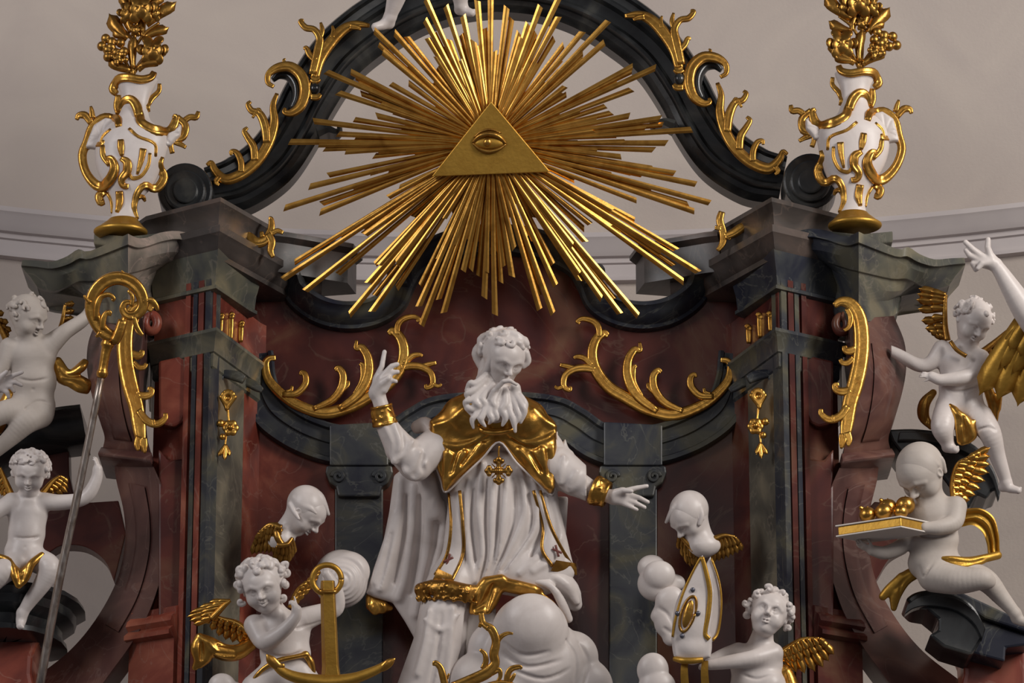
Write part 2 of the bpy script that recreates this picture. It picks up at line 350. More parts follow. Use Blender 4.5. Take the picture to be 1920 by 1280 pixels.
def pier(s):
    """canted corner pier: outer face, front corner, inner canted face"""
    f = (lambda x: x) if s == 0 else (lambda x: 2 * AX - x)
    nd = lambda lst: [(xw(f(px), d), -d) for px, d in (lst if s == 0 else lst[::-1])]
    base = [(292, -.35), (292, DC), (352, .47), (398, DB), (492, DA), (560, DA - .02)]
    red = 'marble_red' if s == 0 else 'marble_red_dark'  # light put into the marble colours: left pier lit, right one shaded
    z = lambda py: zw(py, DB)
    zb = P(930, 1420, 0)[2]
    plan_sweep('pier_shaft', nd(base[:4] + [(492, DA), (500, -.02)]), [(0, z(680)), (0, zb)], red, AL)
    # corner strips
    for a, b, m_ in ((352, 361, red), (366, 374, 'marble_slate'), (376, 386, red), (389, 399, 'marble_slate')):
        da = .47 + (a - 352) / 46 * .08; db = .47 + (b - 352) / 46 * .08
        plan_sweep('corner_strip', nd([(a, da), (b, db)]), [(.022, z(380)), (.022, zb)], m_, AL, inner=.05)
    # grey canted pilaster with its moulded capital
    plan_sweep('canted_pilaster', nd([(399, DB - .004), (458, DB - .345)]), [(.004, z(690)), (.004, zb)], 'marble_olive', AL, inner=.06)
    # sunk round-ended tablet on the outer face
    fa = (lambda q: q) if s == 0 else mir
    tb = fa([(297, 676), (350, 664), (350, 775), (342, 792), (325, 800), (306, 796), (297, 785)])
    A = extrude('tablet', [(q[0], q[1]) for q in tb], .475, .12, red, AL, bevel=.012)
    lo = fa([(297, 840), (315, 862), (350, 858), (350, 1420), (297, 1420)])
    extrude('lower_tablet', lo, .462, .12, 'marble_red_dark', AL, bevel=.01)
    # base moulding low on the outer face
    plan_sweep('pier_base', nd([(268, .34), (350, .475)]), [(.0, z(1125)), (.03, z(1130)), (.03, z(1140)), (.06, z(1150)), (.07, z(1160)), (.05, z(1168)), (.08, z(1178)), (.08, z(1186)), (.04, z(1190)), (.04, zb)], red, AL, True)
    # entablature
    ent = base[:4] + [(485, .04), (500, -.02)]
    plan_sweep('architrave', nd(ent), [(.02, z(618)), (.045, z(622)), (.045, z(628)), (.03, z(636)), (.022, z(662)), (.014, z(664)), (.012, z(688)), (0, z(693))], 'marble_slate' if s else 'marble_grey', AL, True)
    plan_sweep('frieze', nd(ent), [(.008, z(540)), (.008, z(622))], red, AL)
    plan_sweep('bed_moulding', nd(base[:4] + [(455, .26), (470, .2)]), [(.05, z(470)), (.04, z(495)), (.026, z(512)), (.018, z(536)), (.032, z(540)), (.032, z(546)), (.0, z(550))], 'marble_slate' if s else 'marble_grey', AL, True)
    cor = base[:4] + [(535, -.02), (600, -.04)]
    plan_sweep('cornice', nd(cor), [(.05, z(432)), (.085, z(437)), (.085, z(450)), (.07, z(456)), (.06, z(472)), (.04, z(480)), (.04, z(490)), (.0, z(494))], 'marble_umber', AL, True)
    plan_sweep('blocking_course', nd([(210, -.1), (292, .33), (400, DB - .02), (500, .12), (512, -.1)]), [(.05, z(378)), (.075, z(382)), (.075, z(390)), (.055, z(398)), (.045, z(420)), (.045, z(440))], 'marble_umber', AL, True)
    z2 = lambda py: zw(py, .1)
    plan_sweep('blocking_course', nd([(505, .16), (530, .14), (640, .0), (655, -.15)]), [(.04, z2(445)), (.06, z2(449)), (.06, z2(457)), (.03, z2(465)), (.03, z2(520))], 'marble_umber', AL, True)
    for L in ([(416, 700, 7), (430, 702, 9), (446, 706, 10), (458, 712, 8)], [(452, 716, 6), (468, 718, 9), (482, 726, 8), (492, 732, 5)], [(404, 696, 5), (414, 706, 7), (410, 714, 4)]):
        L = L if s == 0 else mir(L); fr_ = Frame(L[0][0], L[0][1], .44 if abs(L[0][0] - AX) > 500 else .2, True)
        o = stroke('capital_scroll', fr_, L, 'marble_slate', AL, n=4, groove=.3); o.location = np.array(fr_.o) - np.array(AL.location)
    # diagonal urn block with its broken, curling cornice
    Lf = [[(42, 487, .30), (68, 488, .33), (98, 490, .38), (126, 480, .42), (147, 467, .46), (170, 470, .50), (240, 438, .72)],
          [(40, 497, .31), (68, 500, .34), (98, 503, .39), (128, 495, .43), (149, 484, .47), (172, 484, .51), (240, 458, .74)],
          [(58, 520, .27), (80, 520, .30), (104, 518, .35), (130, 511, .39), (152, 502, .43), (176, 502, .47), (240, 484, .70)],
          [(70, 538, .24), (86, 543, .26), (104, 545, .28), (128, 536, .32), (150, 526, .38), (178, 526, .42), (240, 512, .66)],
          [(78, 545, .20), (96, 549, .21), (112, 548, .22), (132, 538, .25), (152, 546, .30), (180, 550, .38), (240, 540, .60)],
          [(160, 556, .2), (163, 558, .2), (166, 560, .21), (170, 562, .22), (176, 564, .26), (192, 568, .34), (240, 566, .58)],
          [(164, 580, .2), (168, 582, .2), (171, 584, .21), (175, 587, .22), (180, 590, .26), (194, 594, .34), (240, 596, .62)],
          [(166, 590, .2), (170, 592, .2), (173, 594, .21), (177, 597, .22), (182, 600, .26), (196, 604, .34), (240, 608, .60)]]
    Rf = [[(240, 438, .72), (258, 446, .66), (276, 445, .62), (300, 436, .58), (335, 433, .54), (372, 444, .48), (404, 464, .42)],
          [(240, 458, .74), (260, 464, .68), (280, 460, .64), (304, 452, .60), (336, 448, .56), (374, 460, .50), (410, 478, .44)],
          [(240, 484, .70), (258, 486, .64), (278, 482, .60), (300, 476, .56), (328, 472, .52), (358, 480, .47), (388, 492, .42)],
          [(240, 512, .66), (258, 508, .60), (274, 503, .56), (292, 497, .52), (314, 490, .48), (338, 492, .44), (352, 496, .40)],
          [(240, 540, .60), (256, 534, .54), (268, 526, .50), (280, 516, .46), (292, 508, .42), (302, 503, .38), (310, 500, .36)],
          [(240, 566, .58), (254, 562, .52), (264, 556, .48), (272, 548, .44), (279, 540, .40), (285, 533, .36), (290, 528, .34)],
          [(240, 596, .62), (256, 594, .56), (268, 590, .52), (277, 586, .46), (283, 580, .42), (288, 575, .38), (292, 570, .34)],
          [(240, 608, .60), (257, 606, .54), (270, 602, .50), (279, 597, .44), (285, 592, .40), (290, 586, .36), (294, 580, .34)]]
    def steps(rows):
        out = []
        for i_, r in enumerate(rows):
            out.append(r)
            if i_ in (1, 3): out.append([(q[0], q[1] + 3, q[2] - .03) for q in r])
            if i_ == 5: out.append([(q[0], q[1] + 10, q[2] - .01) for q in r])
        return out
    g = (lambda r: r) if s == 0 else (lambda r: [(1850 - q[0], q[1] - 4, q[2]) for q in r])
    pale = 'marble_grey_lit' if s == 0 else 'marble_grey'
    loft('urn_block', [g(r) for r in steps(Lf)], .3, 'marble_grey', AL, m=1, ang=25); loft('urn_block', [g(r) for r in steps(Rf)], .3, pale if s == 0 else 'marble_slate', AL, m=1, ang=25)  # inner faces coloured for their light: left block lit, right block shaded
    pl = g([(176, 438, .5), (240, 446, .7), (310, 436, .5)])
    a, b, c = (P(*q) for q in (pl[0], pl[1], pl[2])); hgt = np.array([0, 0, .05]); bk = np.array([0, .35, 0])
    V = [a, b, c, c + bk, a + bk]; V = [v - hgt for v in V] + [v + hgt * .1 for v in V]
    o = world_part('urn_plinth', V, [[0, 1, 2, 3, 4], [5, 6, 7, 8, 9]] + [[i_, (i_ + 1) % 5, 5 + (i_ + 1) % 5, 5 + i_] for i_ in range(5)], 'marble_grey', AL, False, .008); fixn(o)
pier(0); pier(1)
# scroll buttresses
def buttress(s):
    f = (lambda q: q) if s == 0 else (lambda q: [(1862 - p[0], p[1] + 2, p[2]) for p in q])
    red = 'marble_red' if s == 0 else 'marble_red_dark'  # same red stone, painted brighter on the sunlit left, darker on the right
    out = f([(186, 590, .3), (166, 640, .3), (163, 690, .34), (172, 740, .36), (188, 790, .32), (196, 820, .26), (192, 842, .22)])
    inn = f([(268, 596, .6), (268, 640, .62), (262, 690, .64), (262, 750, .62), (268, 800, .54), (278, 830, .46), (280, 850, .42)])
    up = ribbon('scroll_upper', out, inn, .35, 'marble_mauve', AL, n=6, cols=6)
    lp = lambda A, B, t, k0, k1, e=.012: [tuple(np.array(p) * (1 - t) + np.array(q) * t + np.array([0, 0, e])) for p, q in list(zip(A, B))[k0:k1]]
    ribbon('sunk_panel', lp(out, inn, .2, 1, 6), lp(out, inn, .6, 1, 6), .02, 'marble_mauve', AL, n=6, cols=4)
    # neck roll
    ribbon('neck_roll', f([(190, 838, .26), (184, 850, .33), (188, 862, .28)]), f([(284, 848, .5), (282, 862, .55), (286, 874, .5)]), .3, 'marble_mauve', AL, n=5, cols=3)
    # big lower scroll
    out = f([(214, 862, .26), (218, 900, .26), (232, 960, .28), (234, 1020, .28), (218, 1090, .26), (180, 1160, .22), (130, 1220, .18), (60, 1275, .14)])
    inn = f([(286, 870, .5), (306, 920, .46), (312, 980, .46), (308, 1050, .46), (286, 1130, .44), (250, 1200, .42), (200, 1270, .40), (150, 1340, .40)])
    ribbon('scroll_lower', out, inn, .3, 'marble_mauve', AL, n=6, cols=6)
    ribbon('sunk_panel', lp(out, inn, .25, 1, 6), lp(out, inn, .6, 1, 6), .02, 'marble_mauve', AL, n=6, cols=3)
    # the curled eye beside the capital
    c = f([(284, 606, .5)])[0]; fr = Frame(c[0], c[1], .5, True)
    st = [(c[0] + 11 * math.cos(t), c[1] + 15 * math.sin(t), 9 - t * .3, 0) for t in np.linspace(-1.6, 4.9, 16)]
    o = stroke('scroll_eye', fr, st, red, AL, n=2, flat=1.2, groove=0); o.location = np.array(fr.o) - np.array(AL.location)
    # red infill and dark segmental pediment of the wing
    wing = f([(72, 850, .0), (84, 834, .0), (128, 826, .0), (130, 890, 0), (138, 926, 0), (160, 942, 0), (222, 938, 0), (236, 1000, 0), (214, 1090, 0), (196, 1050, .0), (160, 1025, .0), (118, 1022, .0), (92, 1036, .0), (76, 1052, 0)])
    if s == 0:
        wing = [tuple(q) for q in wing[:8]] + [tuple(q) for q in cr(wing[8:], 5)]
        extrude('wing_panel', [(p[0], p[1]) for p in wing], 0.02, .12, 'marble_red_dark', AL)
        moulding('segmental_cornice', [(-80, 905), (-20, 862), (40, 832), (110, 815), (162, 808)], 0.02, [(22, -.1), (22, .24), (14, .26), (8, .2), (-4, .16), (-12, .15), (-30, .06), (-34, .02), (-34, -.1)], 'marble_black', AL, n=8)
    else:
        extrude('wing_panel', [(1620, 960), (1640, 940), (1700, 945), (1718, 985)] + [tuple(q) for q in cr([(1704, 1024), (1670, 1044), (1648, 1078), (1636, 1100)], 5)] + [(1626, 1030)], 0.02, .12, 'marble_red_dark', AL)
        arc = [tuple(q) for q in cr([(1664, 804), (1720, 803), (1780, 812), (1830, 835), (1862, 875), (1876, 915)], 5)]
        extrude('segmental_cornice', arc + [(1860, 920), (1850, 935), (1832, 926), (1818, 952)] + [tuple(q) for q in cr([(1800, 946), (1768, 896), (1725, 864), (1690, 850)], 5)] + [(1672, 826)], .2, .32, 'marble_black', AL, bevel=.012)
        extrude('cornice_fillet', [(x, y + 6) for x, y in arc[2:]] + [(x - 3, y + 22) for x, y in arc[2:][::-1]], .23, .05, 'marble_black', AL, bevel=.008)
    # bracket shelf low on the wing and the red scroll under it
    fm = (lambda q: q) if s == 0 else (lambda q: [(1866 - p[0], p[1]) for p in q])
    nd = [(-90, .47), (-30, .53), (15, .53), (45, .49), (70, .42), (88, .32), (98, .2), (100, .05)]
    if s: nd = [(1866 - a_, d_) for a_, d_ in nd][::-1]
    z = lambda py: zw(py, .55)
    if s == 0:
        plan_sweep('shelf_cornice', [(xw(a_, d_, 1130), -d_) for a_, d_ in nd], [(.10, z(1095)), (.14, z(1100)), (.15, z(1110)), (.11, z(1120)), (.10, z(1135)), (.05, z(1150)), (.04, z(1168)), (.07, z(1172)), (.075, z(1182)), (0, z(1190))], 'marble_black', AL, True, inner=.3)
    else:
        br = [tuple(q) for q in cr([(1698, 1122), (1716, 1110), (1745, 1105), (1790, 1112), (1825, 1135), (1844, 1168)], 4)]
        extrude('shelf_bracket', br + [(1842, 1196), (1822, 1228), (1770, 1212), (1742, 1190), (1760, 1180), (1760, 1160), (1738, 1142), (1714, 1138)], .66, .28, 'marble_black', AL, bevel=.012)
        extrude('bracket_fillet', [(x + 4, y + 10) for x, y in br] + [(x - 2, y + 30) for x, y in br[::-1]], .69, .06, 'marble_black', AL, bevel=.01)
        extrude('shelf_slab', [(1770, 1108), (1800, 1108), (1930, 1168), (1930, 1186), (1846, 1158)], .60, .35, 'marble_slate', AL, bevel=.01)
        extrude('shelf_slab', [(1838, 1160), (1930, 1192), (1930, 1208), (1886, 1214), (1884, 1240), (1815, 1222)], .57, .3, 'marble_slate', AL, bevel=.01)
    extrude('wing_scroll', fm([(-60, 1186), (92, 1186), (70, 1205), (60, 1230), (58, 1262), (66, 1300), (100, 1420), (-60, 1420)]), .42, .3, 'marble_red', AL, bevel=.02)
    extrude('wing_foot', fm([(40, 1262), (90, 1275), (150, 1262), (190, 1240), (250, 1420), (20, 1420)]), .16, .2, red, AL, bevel=.02)
buttress(0); buttress(1)
# black arch above
ARCH = [(395, 372, .8), (450, 357, .95), (510, 315, 1), (552, 255, 1), (583, 195, 1), (630, 125, 1), (690, 72, 1), (760, 29, .95), (840, 3, .85), (930, -7, .8)]
AF = ARCH + [(x, y - 22 * max(0, (x - 930) / 560), q) for x, y, q in mir(ARCH[:-1])[::-1]]
pr = [(46, -.05), (46, .16), (42, .18), (36, .18), (33, .155), (22, .15), (16, .17), (10, .17), (7, .13), (-10, .115), (-18, .14), (-24, .14), (-27, .10), (-36, .09), (-42, .06), (-46, .05), (-46, -.05)]
moulding('arch', AF, .02, pr, 'marble_black', AL, n=9, scale=[q[2] for q in AF])
for s in (0, 1):
    f = (lambda q: q) if s == 0 else mir
    c = (347, 356) if s == 0 else (1520, 338); fr = Frame(c[0], c[1], .22, True)
    for nm, r_, w0, w1 in (('arch_scroll', 52, -.10, .10), ('arch_scroll_disc', 39, .10, .125), ('arch_scroll_boss', 24, .125, .14)):
        q = [(c[0] + r_ * math.cos(t), c[1] + r_ * math.sin(t)) for t in np.linspace(0, 2 * math.pi, 40, endpoint=False)]
        extrude(nm, q, .22 + w1, w1 - w0, 'marble_black', AL, bevel=.012)
    p = (f if s == 0 else (lambda q: [(x, y - 14) for x, y in mir(q)]))([(596, 252), (615, 246), (630, 250), (639, 244), (634, 238)])
    moulding('arch_hook', p, .16, [(6, -.06), (6, .03), (0, .045), (-6, .03), (-6, -.06)], 'marble_black', AL, n=5, scale=[1.6, 1.0, .6, .5])
# ================================================================= sculpting tool for figures, drapery and clouds
class Sculpt:
    """distance field on a pixel grid (x right, y down, w towards the viewer), meshed by surface nets"""
    def __init__(s, x0, x1, y0, y1, w0, w1, h):
        s.h = h; s.o = np.array([x0, y0, w0], float)
        s.n = [int((b - a) / h) + 2 for a, b in ((x0, x1), (y0, y1), (w0, w1))]
        s.F = np.full(s.n, 60., np.float32)
        s.ax = [(s.o[i] + h * np.arange(s.n[i])).astype(np.float32) for i in range(3)]
    def _reg(s, lo, hi):
        sl = []
        for i in range(3):
            a = max(0, int((lo[i] - s.o[i]) / s.h) - 1); b = min(s.n[i], int((hi[i] - s.o[i]) / s.h) + 3)
            if b <= a: return None
            sl.append(slice(a, b))
        return tuple(sl), s.ax[0][sl[0]][:, None, None], s.ax[1][sl[1]][None, :, None], s.ax[2][sl[2]][None, None, :]
    def _mix(s, sl, d, k, sub):
        A = s.F[sl]
        if sub: d = -d; h = np.maximum(k - np.abs(A - d), 0) / k; s.F[sl] = np.maximum(A, d) + h * h * k * .25
        else: h = np.maximum(k - np.abs(A - d), 0) / k; s.F[sl] = np.minimum(A, d) - h * h * k * .25
    def cone(s, a, b, ra, rb, k=4, sub=False):
        a = np.array(a[:3], float); b = np.array(b[:3], float); m = max(ra, rb) + k + 2 * s.h
        g = s._reg(np.minimum(a, b) - m, np.maximum(a, b) + m)
        if g is None: return
        sl, x, y, w = g; ba = b - a; L = float(ba @ ba) + 1e-6
        t = np.clip(((x - a[0]) * ba[0] + (y - a[1]) * ba[1] + (w - a[2]) * ba[2]) / L, 0, 1)
        d = np.sqrt((x - a[0] - t * ba[0]) ** 2 + (y - a[1] - t * ba[1]) ** 2 + (w - a[2] - t * ba[2]) ** 2) - (ra + (rb - ra) * t)
        s._mix(sl, d.astype(np.float32), k, sub)
    def chain(s, pts, k=4, sub=False, n=0):
        p = cr(pts, n) if n else np.array(pts, float); m = float(p[:, 3].max()) + k + 2 * s.h
        g = s._reg(p[:, :3].min(0) - m, p[:, :3].max(0) + m)
        if g is None: return
        sl, x, y, w = g; D = np.full((x.shape[0], y.shape[1], w.shape[2]), 60., np.float32); base = [q.start for q in sl]
        for i in range(len(p) - 1):
            a, b = p[i, :3], p[i + 1, :3]; ra, rb = p[i, 3], p[i + 1, 3]; mm = max(ra, rb) + k + 2 * s.h
            q = s._reg(np.minimum(a, b) - mm, np.maximum(a, b) + mm)
            if q is None: continue
            s2, x, y, w = q; ba = b - a; L = float(ba @ ba) + 1e-6
            t = np.clip(((x - a[0]) * ba[0] + (y - a[1]) * ba[1] + (w - a[2]) * ba[2]) / L, 0, 1)
            d = np.sqrt((x - a[0] - t * ba[0]) ** 2 + (y - a[1] - t * ba[1]) ** 2 + (w - a[2] - t * ba[2]) ** 2) - (ra + (rb - ra) * t)
            r = tuple(slice(max(0, q_.start - o), max(0, q_.stop - o)) for q_, o in zip(s2, base))
            D[r] = np.minimum(D[r], d[tuple(slice(0, D[r].shape[i_]) for i_ in range(3))])
        s._mix(sl, D, k, sub)
    def ball(s, c, r, k=4, sub=False): s.ell(c, (r, r, r), None, k, sub)
    def ell(s, c, r, M=None, k=4, sub=False):
        c = np.array(c[:3], float); m = max(r) + k + 2 * s.h
        g = s._reg(c - m, c + m)
        if g is None: return
        sl, x, y, w = g; x = x - c[0]; y = y - c[1]; w = w - c[2]
        if M is None: q = (x, y, w)
        else: q = tuple(M[i][0] * x + M[i][1] * y + M[i][2] * w for i in range(3))
        k0 = np.sqrt(sum((q[i] / r[i]) ** 2 for i in range(3))) + 1e-6; k1 = np.sqrt(sum((q[i] / r[i] ** 2) ** 2 for i in range(3))) + 1e-6
        s._mix(sl, (k0 * (k0 - 1) / k1).astype(np.float32), k, sub)
    def poly(s, pts, w0, w1, r=4, k=4, sub=False):
        """flat outline (x, y) between depths w0 and w1, edges rounded by r"""
        p = np.array(pts, float); m = r + k + 2 * s.h
        g = s._reg((p[:, 0].min() - m, p[:, 1].min() - m, w0 - m), (p[:, 0].max() + m, p[:, 1].max() + m, w1 + m))
        if g is None: return
        sl, x, y, w = g; X = x[:, :, 0] + 0 * y[:, :, 0]; Y = y[:, :, 0] + 0 * x[:, :, 0]
        d = np.full(X.shape, 1e9); sg = np.ones(X.shape)
        for i in range(len(p)):
            a = p[i]; b = p[i - 1]; e = b - a; wx = X - a[0]; wy = Y - a[1]
            t = np.clip((wx * e[0] + wy * e[1]) / (e @ e + 1e-9), 0, 1)
            d = np.minimum(d, (wx - e[0] * t) ** 2 + (wy - e[1] * t) ** 2)
            c1 = Y >= a[1]; c2 = Y < b[1]; c3 = e[0] * wy > e[1] * wx
            sg = np.where((c1 & c2 & c3) | (~c1 & ~c2 & ~c3), -sg, sg)
        d2 = (sg * np.sqrt(d))[:, :, None] + r; dz = np.abs(w - (w0 + w1) / 2) - (w1 - w0) / 2 + r
        dd = np.minimum(np.maximum(d2, dz), 0) + np.sqrt(np.maximum(d2, 0) ** 2 + np.maximum(dz, 0) ** 2) - r
        s._mix(sl, dd.astype(np.float32), k, sub)
    def front(s, x, y, default=None):
        i = int(round((x - s.o[0]) / s.h)); j = int(round((y - s.o[1]) / s.h))
        if 0 <= i < s.n[0] and 0 <= j < s.n[1]:
            c = s.F[i, j]; q = np.nonzero(c < 0)[0]
            if len(q):
                z = q[-1]; 
                if z + 1 < s.n[2]: return float(s.o[2] + s.h * (z + c[z] / (c[z] - c[z + 1])))
                return float(s.o[2] + s.h * z)
        return default
    def on(s, pts, lift=0., n=4):
        """drape (x, y, r) points onto the front of the present surface"""
        p = cr(pts, n); ws = []; last = None
        for q in p:
            w = s.front(q[0], q[1]); last = w if w is not None else last; ws.append(last)
        first = next((w for w in ws if w is not None), None)
        if first is None: return []
        ws = np.array([first if w is None else w for w in ws]); m = len(ws); r = max(2, m // 5)
        sm = [ws[max(0, i - r):i + r + 1].mean() for i in range(m)]
        return [(q[0], q[1], w + lift, q[2]) for q, w in zip(p, sm)]
    def ridge(s, pts, k=6, lift=-2., n=4):
        o = s.on(pts, lift, n)
        if len(o) > 1: s.chain(o, k)
    def groove(s, pts, k=4, lift=1., n=4):
        o = s.on(pts, lift, n)
        if len(o) > 1: s.chain(o, k, True)
    def mesh(s, smooth=1):
        F = s.F; F[0] = F[-1] = 60; F[:, 0] = F[:, -1] = 60; F[:, :, 0] = F[:, :, -1] = 60
        S = F < 0; nx, ny, nz = s.n
        cnt = np.zeros((nx - 1, ny - 1, nz - 1), np.uint8)
        for a in (0, 1):
            for b in (0, 1):
                for c in (0, 1): cnt += S[a:nx - 1 + a, b:ny - 1 + b, c:nz - 1 + c]
        act = (cnt > 0) & (cnt < 8); I = np.argwhere(act); idx = np.full(act.shape, -1, np.int32); idx[act] = np.arange(len(I))
        acc = np.zeros((len(I), 3)); num = np.zeros(len(I))
        for ax in range(3):
            o1, o2 = [q for q in range(3) if q != ax]
            for a in (0, 1):
                for b in (0, 1):
                    p = I.copy(); p[:, o1] += a; p[:, o2] += b; q = p.copy(); q[:, ax] += 1
                    f0 = F[p[:, 0], p[:, 1], p[:, 2]]; f1 = F[q[:, 0], q[:, 1], q[:, 2]]; m = (f0 < 0) != (f1 < 0)
                    t = np.where(m, f0 / np.where(m, f0 - f1, 1), 0); pt = p.astype(float); pt[:, ax] += t
                    acc[m] += pt[m]; num[m] += 1
        V = acc / num[:, None]; Q = []
        for ax in range(3):
            o1, o2 = [(1, 2), (2, 0), (0, 1)][ax]
            sA = [slice(0, -1)] * 3; sB = [slice(0, -1)] * 3; sA[ax] = slice(0, -1); sB[ax] = slice(1, None)
            sA[o1] = sA[o2] = sB[o1] = sB[o2] = slice(1, -1)
            a = S[tuple(sA)]; b = S[tuple(sB)]; ch = a != b; p = np.argwhere(ch); fl = a[ch]
            p[:, o1] += 1; p[:, o2] += 1
            def g(da, db):
                r = p.copy(); r[:, o1] -= da; r[:, o2] -= db; return idx[r[:, 0], r[:, 1], r[:, 2]]
            q = np.stack([g(1, 1), g(0, 1), g(0, 0), g(1, 0)], 1); q[~fl] = q[~fl][:, ::-1]; Q.append(q)
        Q = np.vstack(Q); Q = Q[(Q >= 0).all(1)]
        for _ in range(smooth):
            a = np.zeros_like(V); c = np.zeros(len(V))
            for i in range(4):
                u, v = Q[:, i], Q[:, (i + 1) % 4]
                for d in range(3): a[:, d] += np.bincount(u, V[v, d], len(V))
                c += np.bincount(u, minlength=len(V))
            V = .5 * V + .5 * a / np.maximum(c, 1)[:, None]
        return s.o + s.h * V, Q
    def build(s, name, fr, material, parent, smooth=2):
        V, Q = s.mesh(smooth)
        o = link(name, fr.loc(V), Q[:, ::-1], material, parent, True)
        return o
def hframe(yaw, pitch, roll):
    """columns: the head's right, up and forward in (x, y, w)"""
    y, p, r = (math.radians(a) for a in (yaw, pitch, roll))
    Rx = np.array([[1, 0, 0], [0, math.cos(p), -math.sin(p)], [0, math.sin(p), math.cos(p)]])
    Rx = np.array([[1, 0, 0], [0, math.cos(p), math.sin(-p)], [0, math.sin(p), math.cos(p)]]) if False else Rx
    Ry = np.array([[math.cos(y), 0, math.sin(y)], [0, 1, 0], [-math.sin(y), 0, math.cos(y)]])
    Rz = np.array([[math.cos(r), math.sin(r), 0], [-math.sin(r), math.cos(r), 0], [0, 0, 1]])
    return np.diag([1, -1, 1]) @ Rz @ Ry @ Rx
class Head:
    def __init__(s, c, R, yaw=0, pitch=0, roll=0): s.c = np.array(c, float); s.R = R; s.M = hframe(yaw, pitch, roll)
    def __call__(s, x, y, z): return s.c + s.R * (s.M @ np.array([x, y, z]))
def make_head(S, H, child=True, smile=0., ears=True, closed=True):
    R = H.R; E = lambda c, r, k=.1, sub=False: S.ell(H(*c), tuple(R * q for q in r), H.M.T, R * k, sub)
    C = lambda pts, k=.08, sub=False: S.chain([(*H(*p[:3]), R * p[3]) for p in pts], R * k, sub)
    E((0, .18, -.1), (.93, .93, 1.02)); E((0, .3, .42), (.66, .55, .55), .3)
    if child:
        E((0, -.4, .2), (.74, .72, .68), .3)
        for s in (-1, 1): E((s * .43, -.42, .5), (.33, .33, .32), .2)
        E((0, -.93, .55), (.24, .2, .22), .2); E((0, -.88, .2), (.5, .28, .42), .25)
    else:
        E((0, -.45, .2), (.66, .85, .64), .3)
        for s in (-1, 1): E((s * .42, -.2, .55), (.24, .2, .24), .2)
        E((0, -1.12, .5), (.24, .2, .22), .25)
    for s in (-1, 1):
        E((s * .34, .0, .95), (.21, .155, .2), .14, True)
        E((s * .33, -.03, .70), (.19, .15, .17), .03)
        C([(s * .16, -.0, .86, .035), (s * .33, .075, .88, .045), (s * .52, .0, .74, .035)], .03)
        C([(s * .16, -.06, .86, .03), (s * .33, -.13, .86, .035), (s * .5, -.06, .75, .03)], .04)
        C([(s * .12, .17, .97, .06), (s * .34, .26, .93, .07), (s * .6, .12, .70, .06)], .14)
        E((s * .12, -.31, 1.0), (.085, .075, .1), .07)
        if ears:
            E((s * .90, -.08, -.02), (.10, .25, .17), .05); E((s * .97, -.06, .03), (.06, .14, .09), .05, True)
    C([(0, .16, .94, .07), (0, -.08, 1.03, .075), (0, -.25, 1.15, .11)], .12)
    mz = .9 if child else .84; my = -.6 if child else -.66
    C([(-.2, my + .03 + smile, mz - .1, .03), (-.09, my + .065, mz + .04, .055), (0, my + .045, mz + .07, .05), (.09, my + .065, mz + .04, .055), (.2, my + .03 + smile, mz - .1, .03)], .05)
    C([(-.14, my - .075 + smile * .5, mz - .03, .045), (0, my - .1, mz + .05, .07), (.14, my - .075 + smile * .5, mz - .03, .045)], .05)
    C([(-.24, my - .0 + smile, mz - .06, .022), (0, my - .015, mz + .12, .022), (.24, my - .0 + smile, mz - .06, .022)], .03, True)
def make_hair(S, H, seed=1, vol=.14, curls=60, cr_=.15, low=-.35, front=.55, tube=.1):
    """curly cap: locks on the scalp outside the face"""
    R = H.R; rnd = random.Random(seed)
    S.ell(H(0, .25, -.16), (R * (.94 + vol * .4), R * (.92 + vol * .4), R * (.98 + vol * .3)), H.M.T, R * .1)
    S.ell(H(0, -.25, .95), (R * .66, R * .85, R * .62), H.M.T, R * .1, True)
    n = 0
    while n < curls:
        v = np.array([rnd.gauss(0, 1), rnd.gauss(0, 1), rnd.gauss(0, 1)]); v /= np.linalg.norm(v)
        if v[1] < low or (v[2] > front and v[1] < .62) or (v[2] > .2 and v[1] < .0): continue
        n += 1
        c = np.array([0, .2, -.12]) + v * np.array([.97, .95, 1.02]) * (1 + vol * .35)
        a = np.cross(v, [rnd.uniform(-1, 1), rnd.uniform(-1, 1), rnd.uniform(-1, 1)]); a /= np.linalg.norm(a) + 1e-6; b = np.cross(v, a)
        q = cr_ * rnd.uniform(.75, 1.25); t0 = rnd.uniform(0, 6.28); pts = []
        for i in range(7):
            t = t0 + i * .75; rr = q * (1.15 - .12 * i); p = c + rr * (a * math.cos(t) + b * math.sin(t)) + v * (.02 * i); pts.append((*H(*p), R * tube * (.8 + .13 * (3 - abs(i - 3)))))
        S.chain(pts, R * .04)
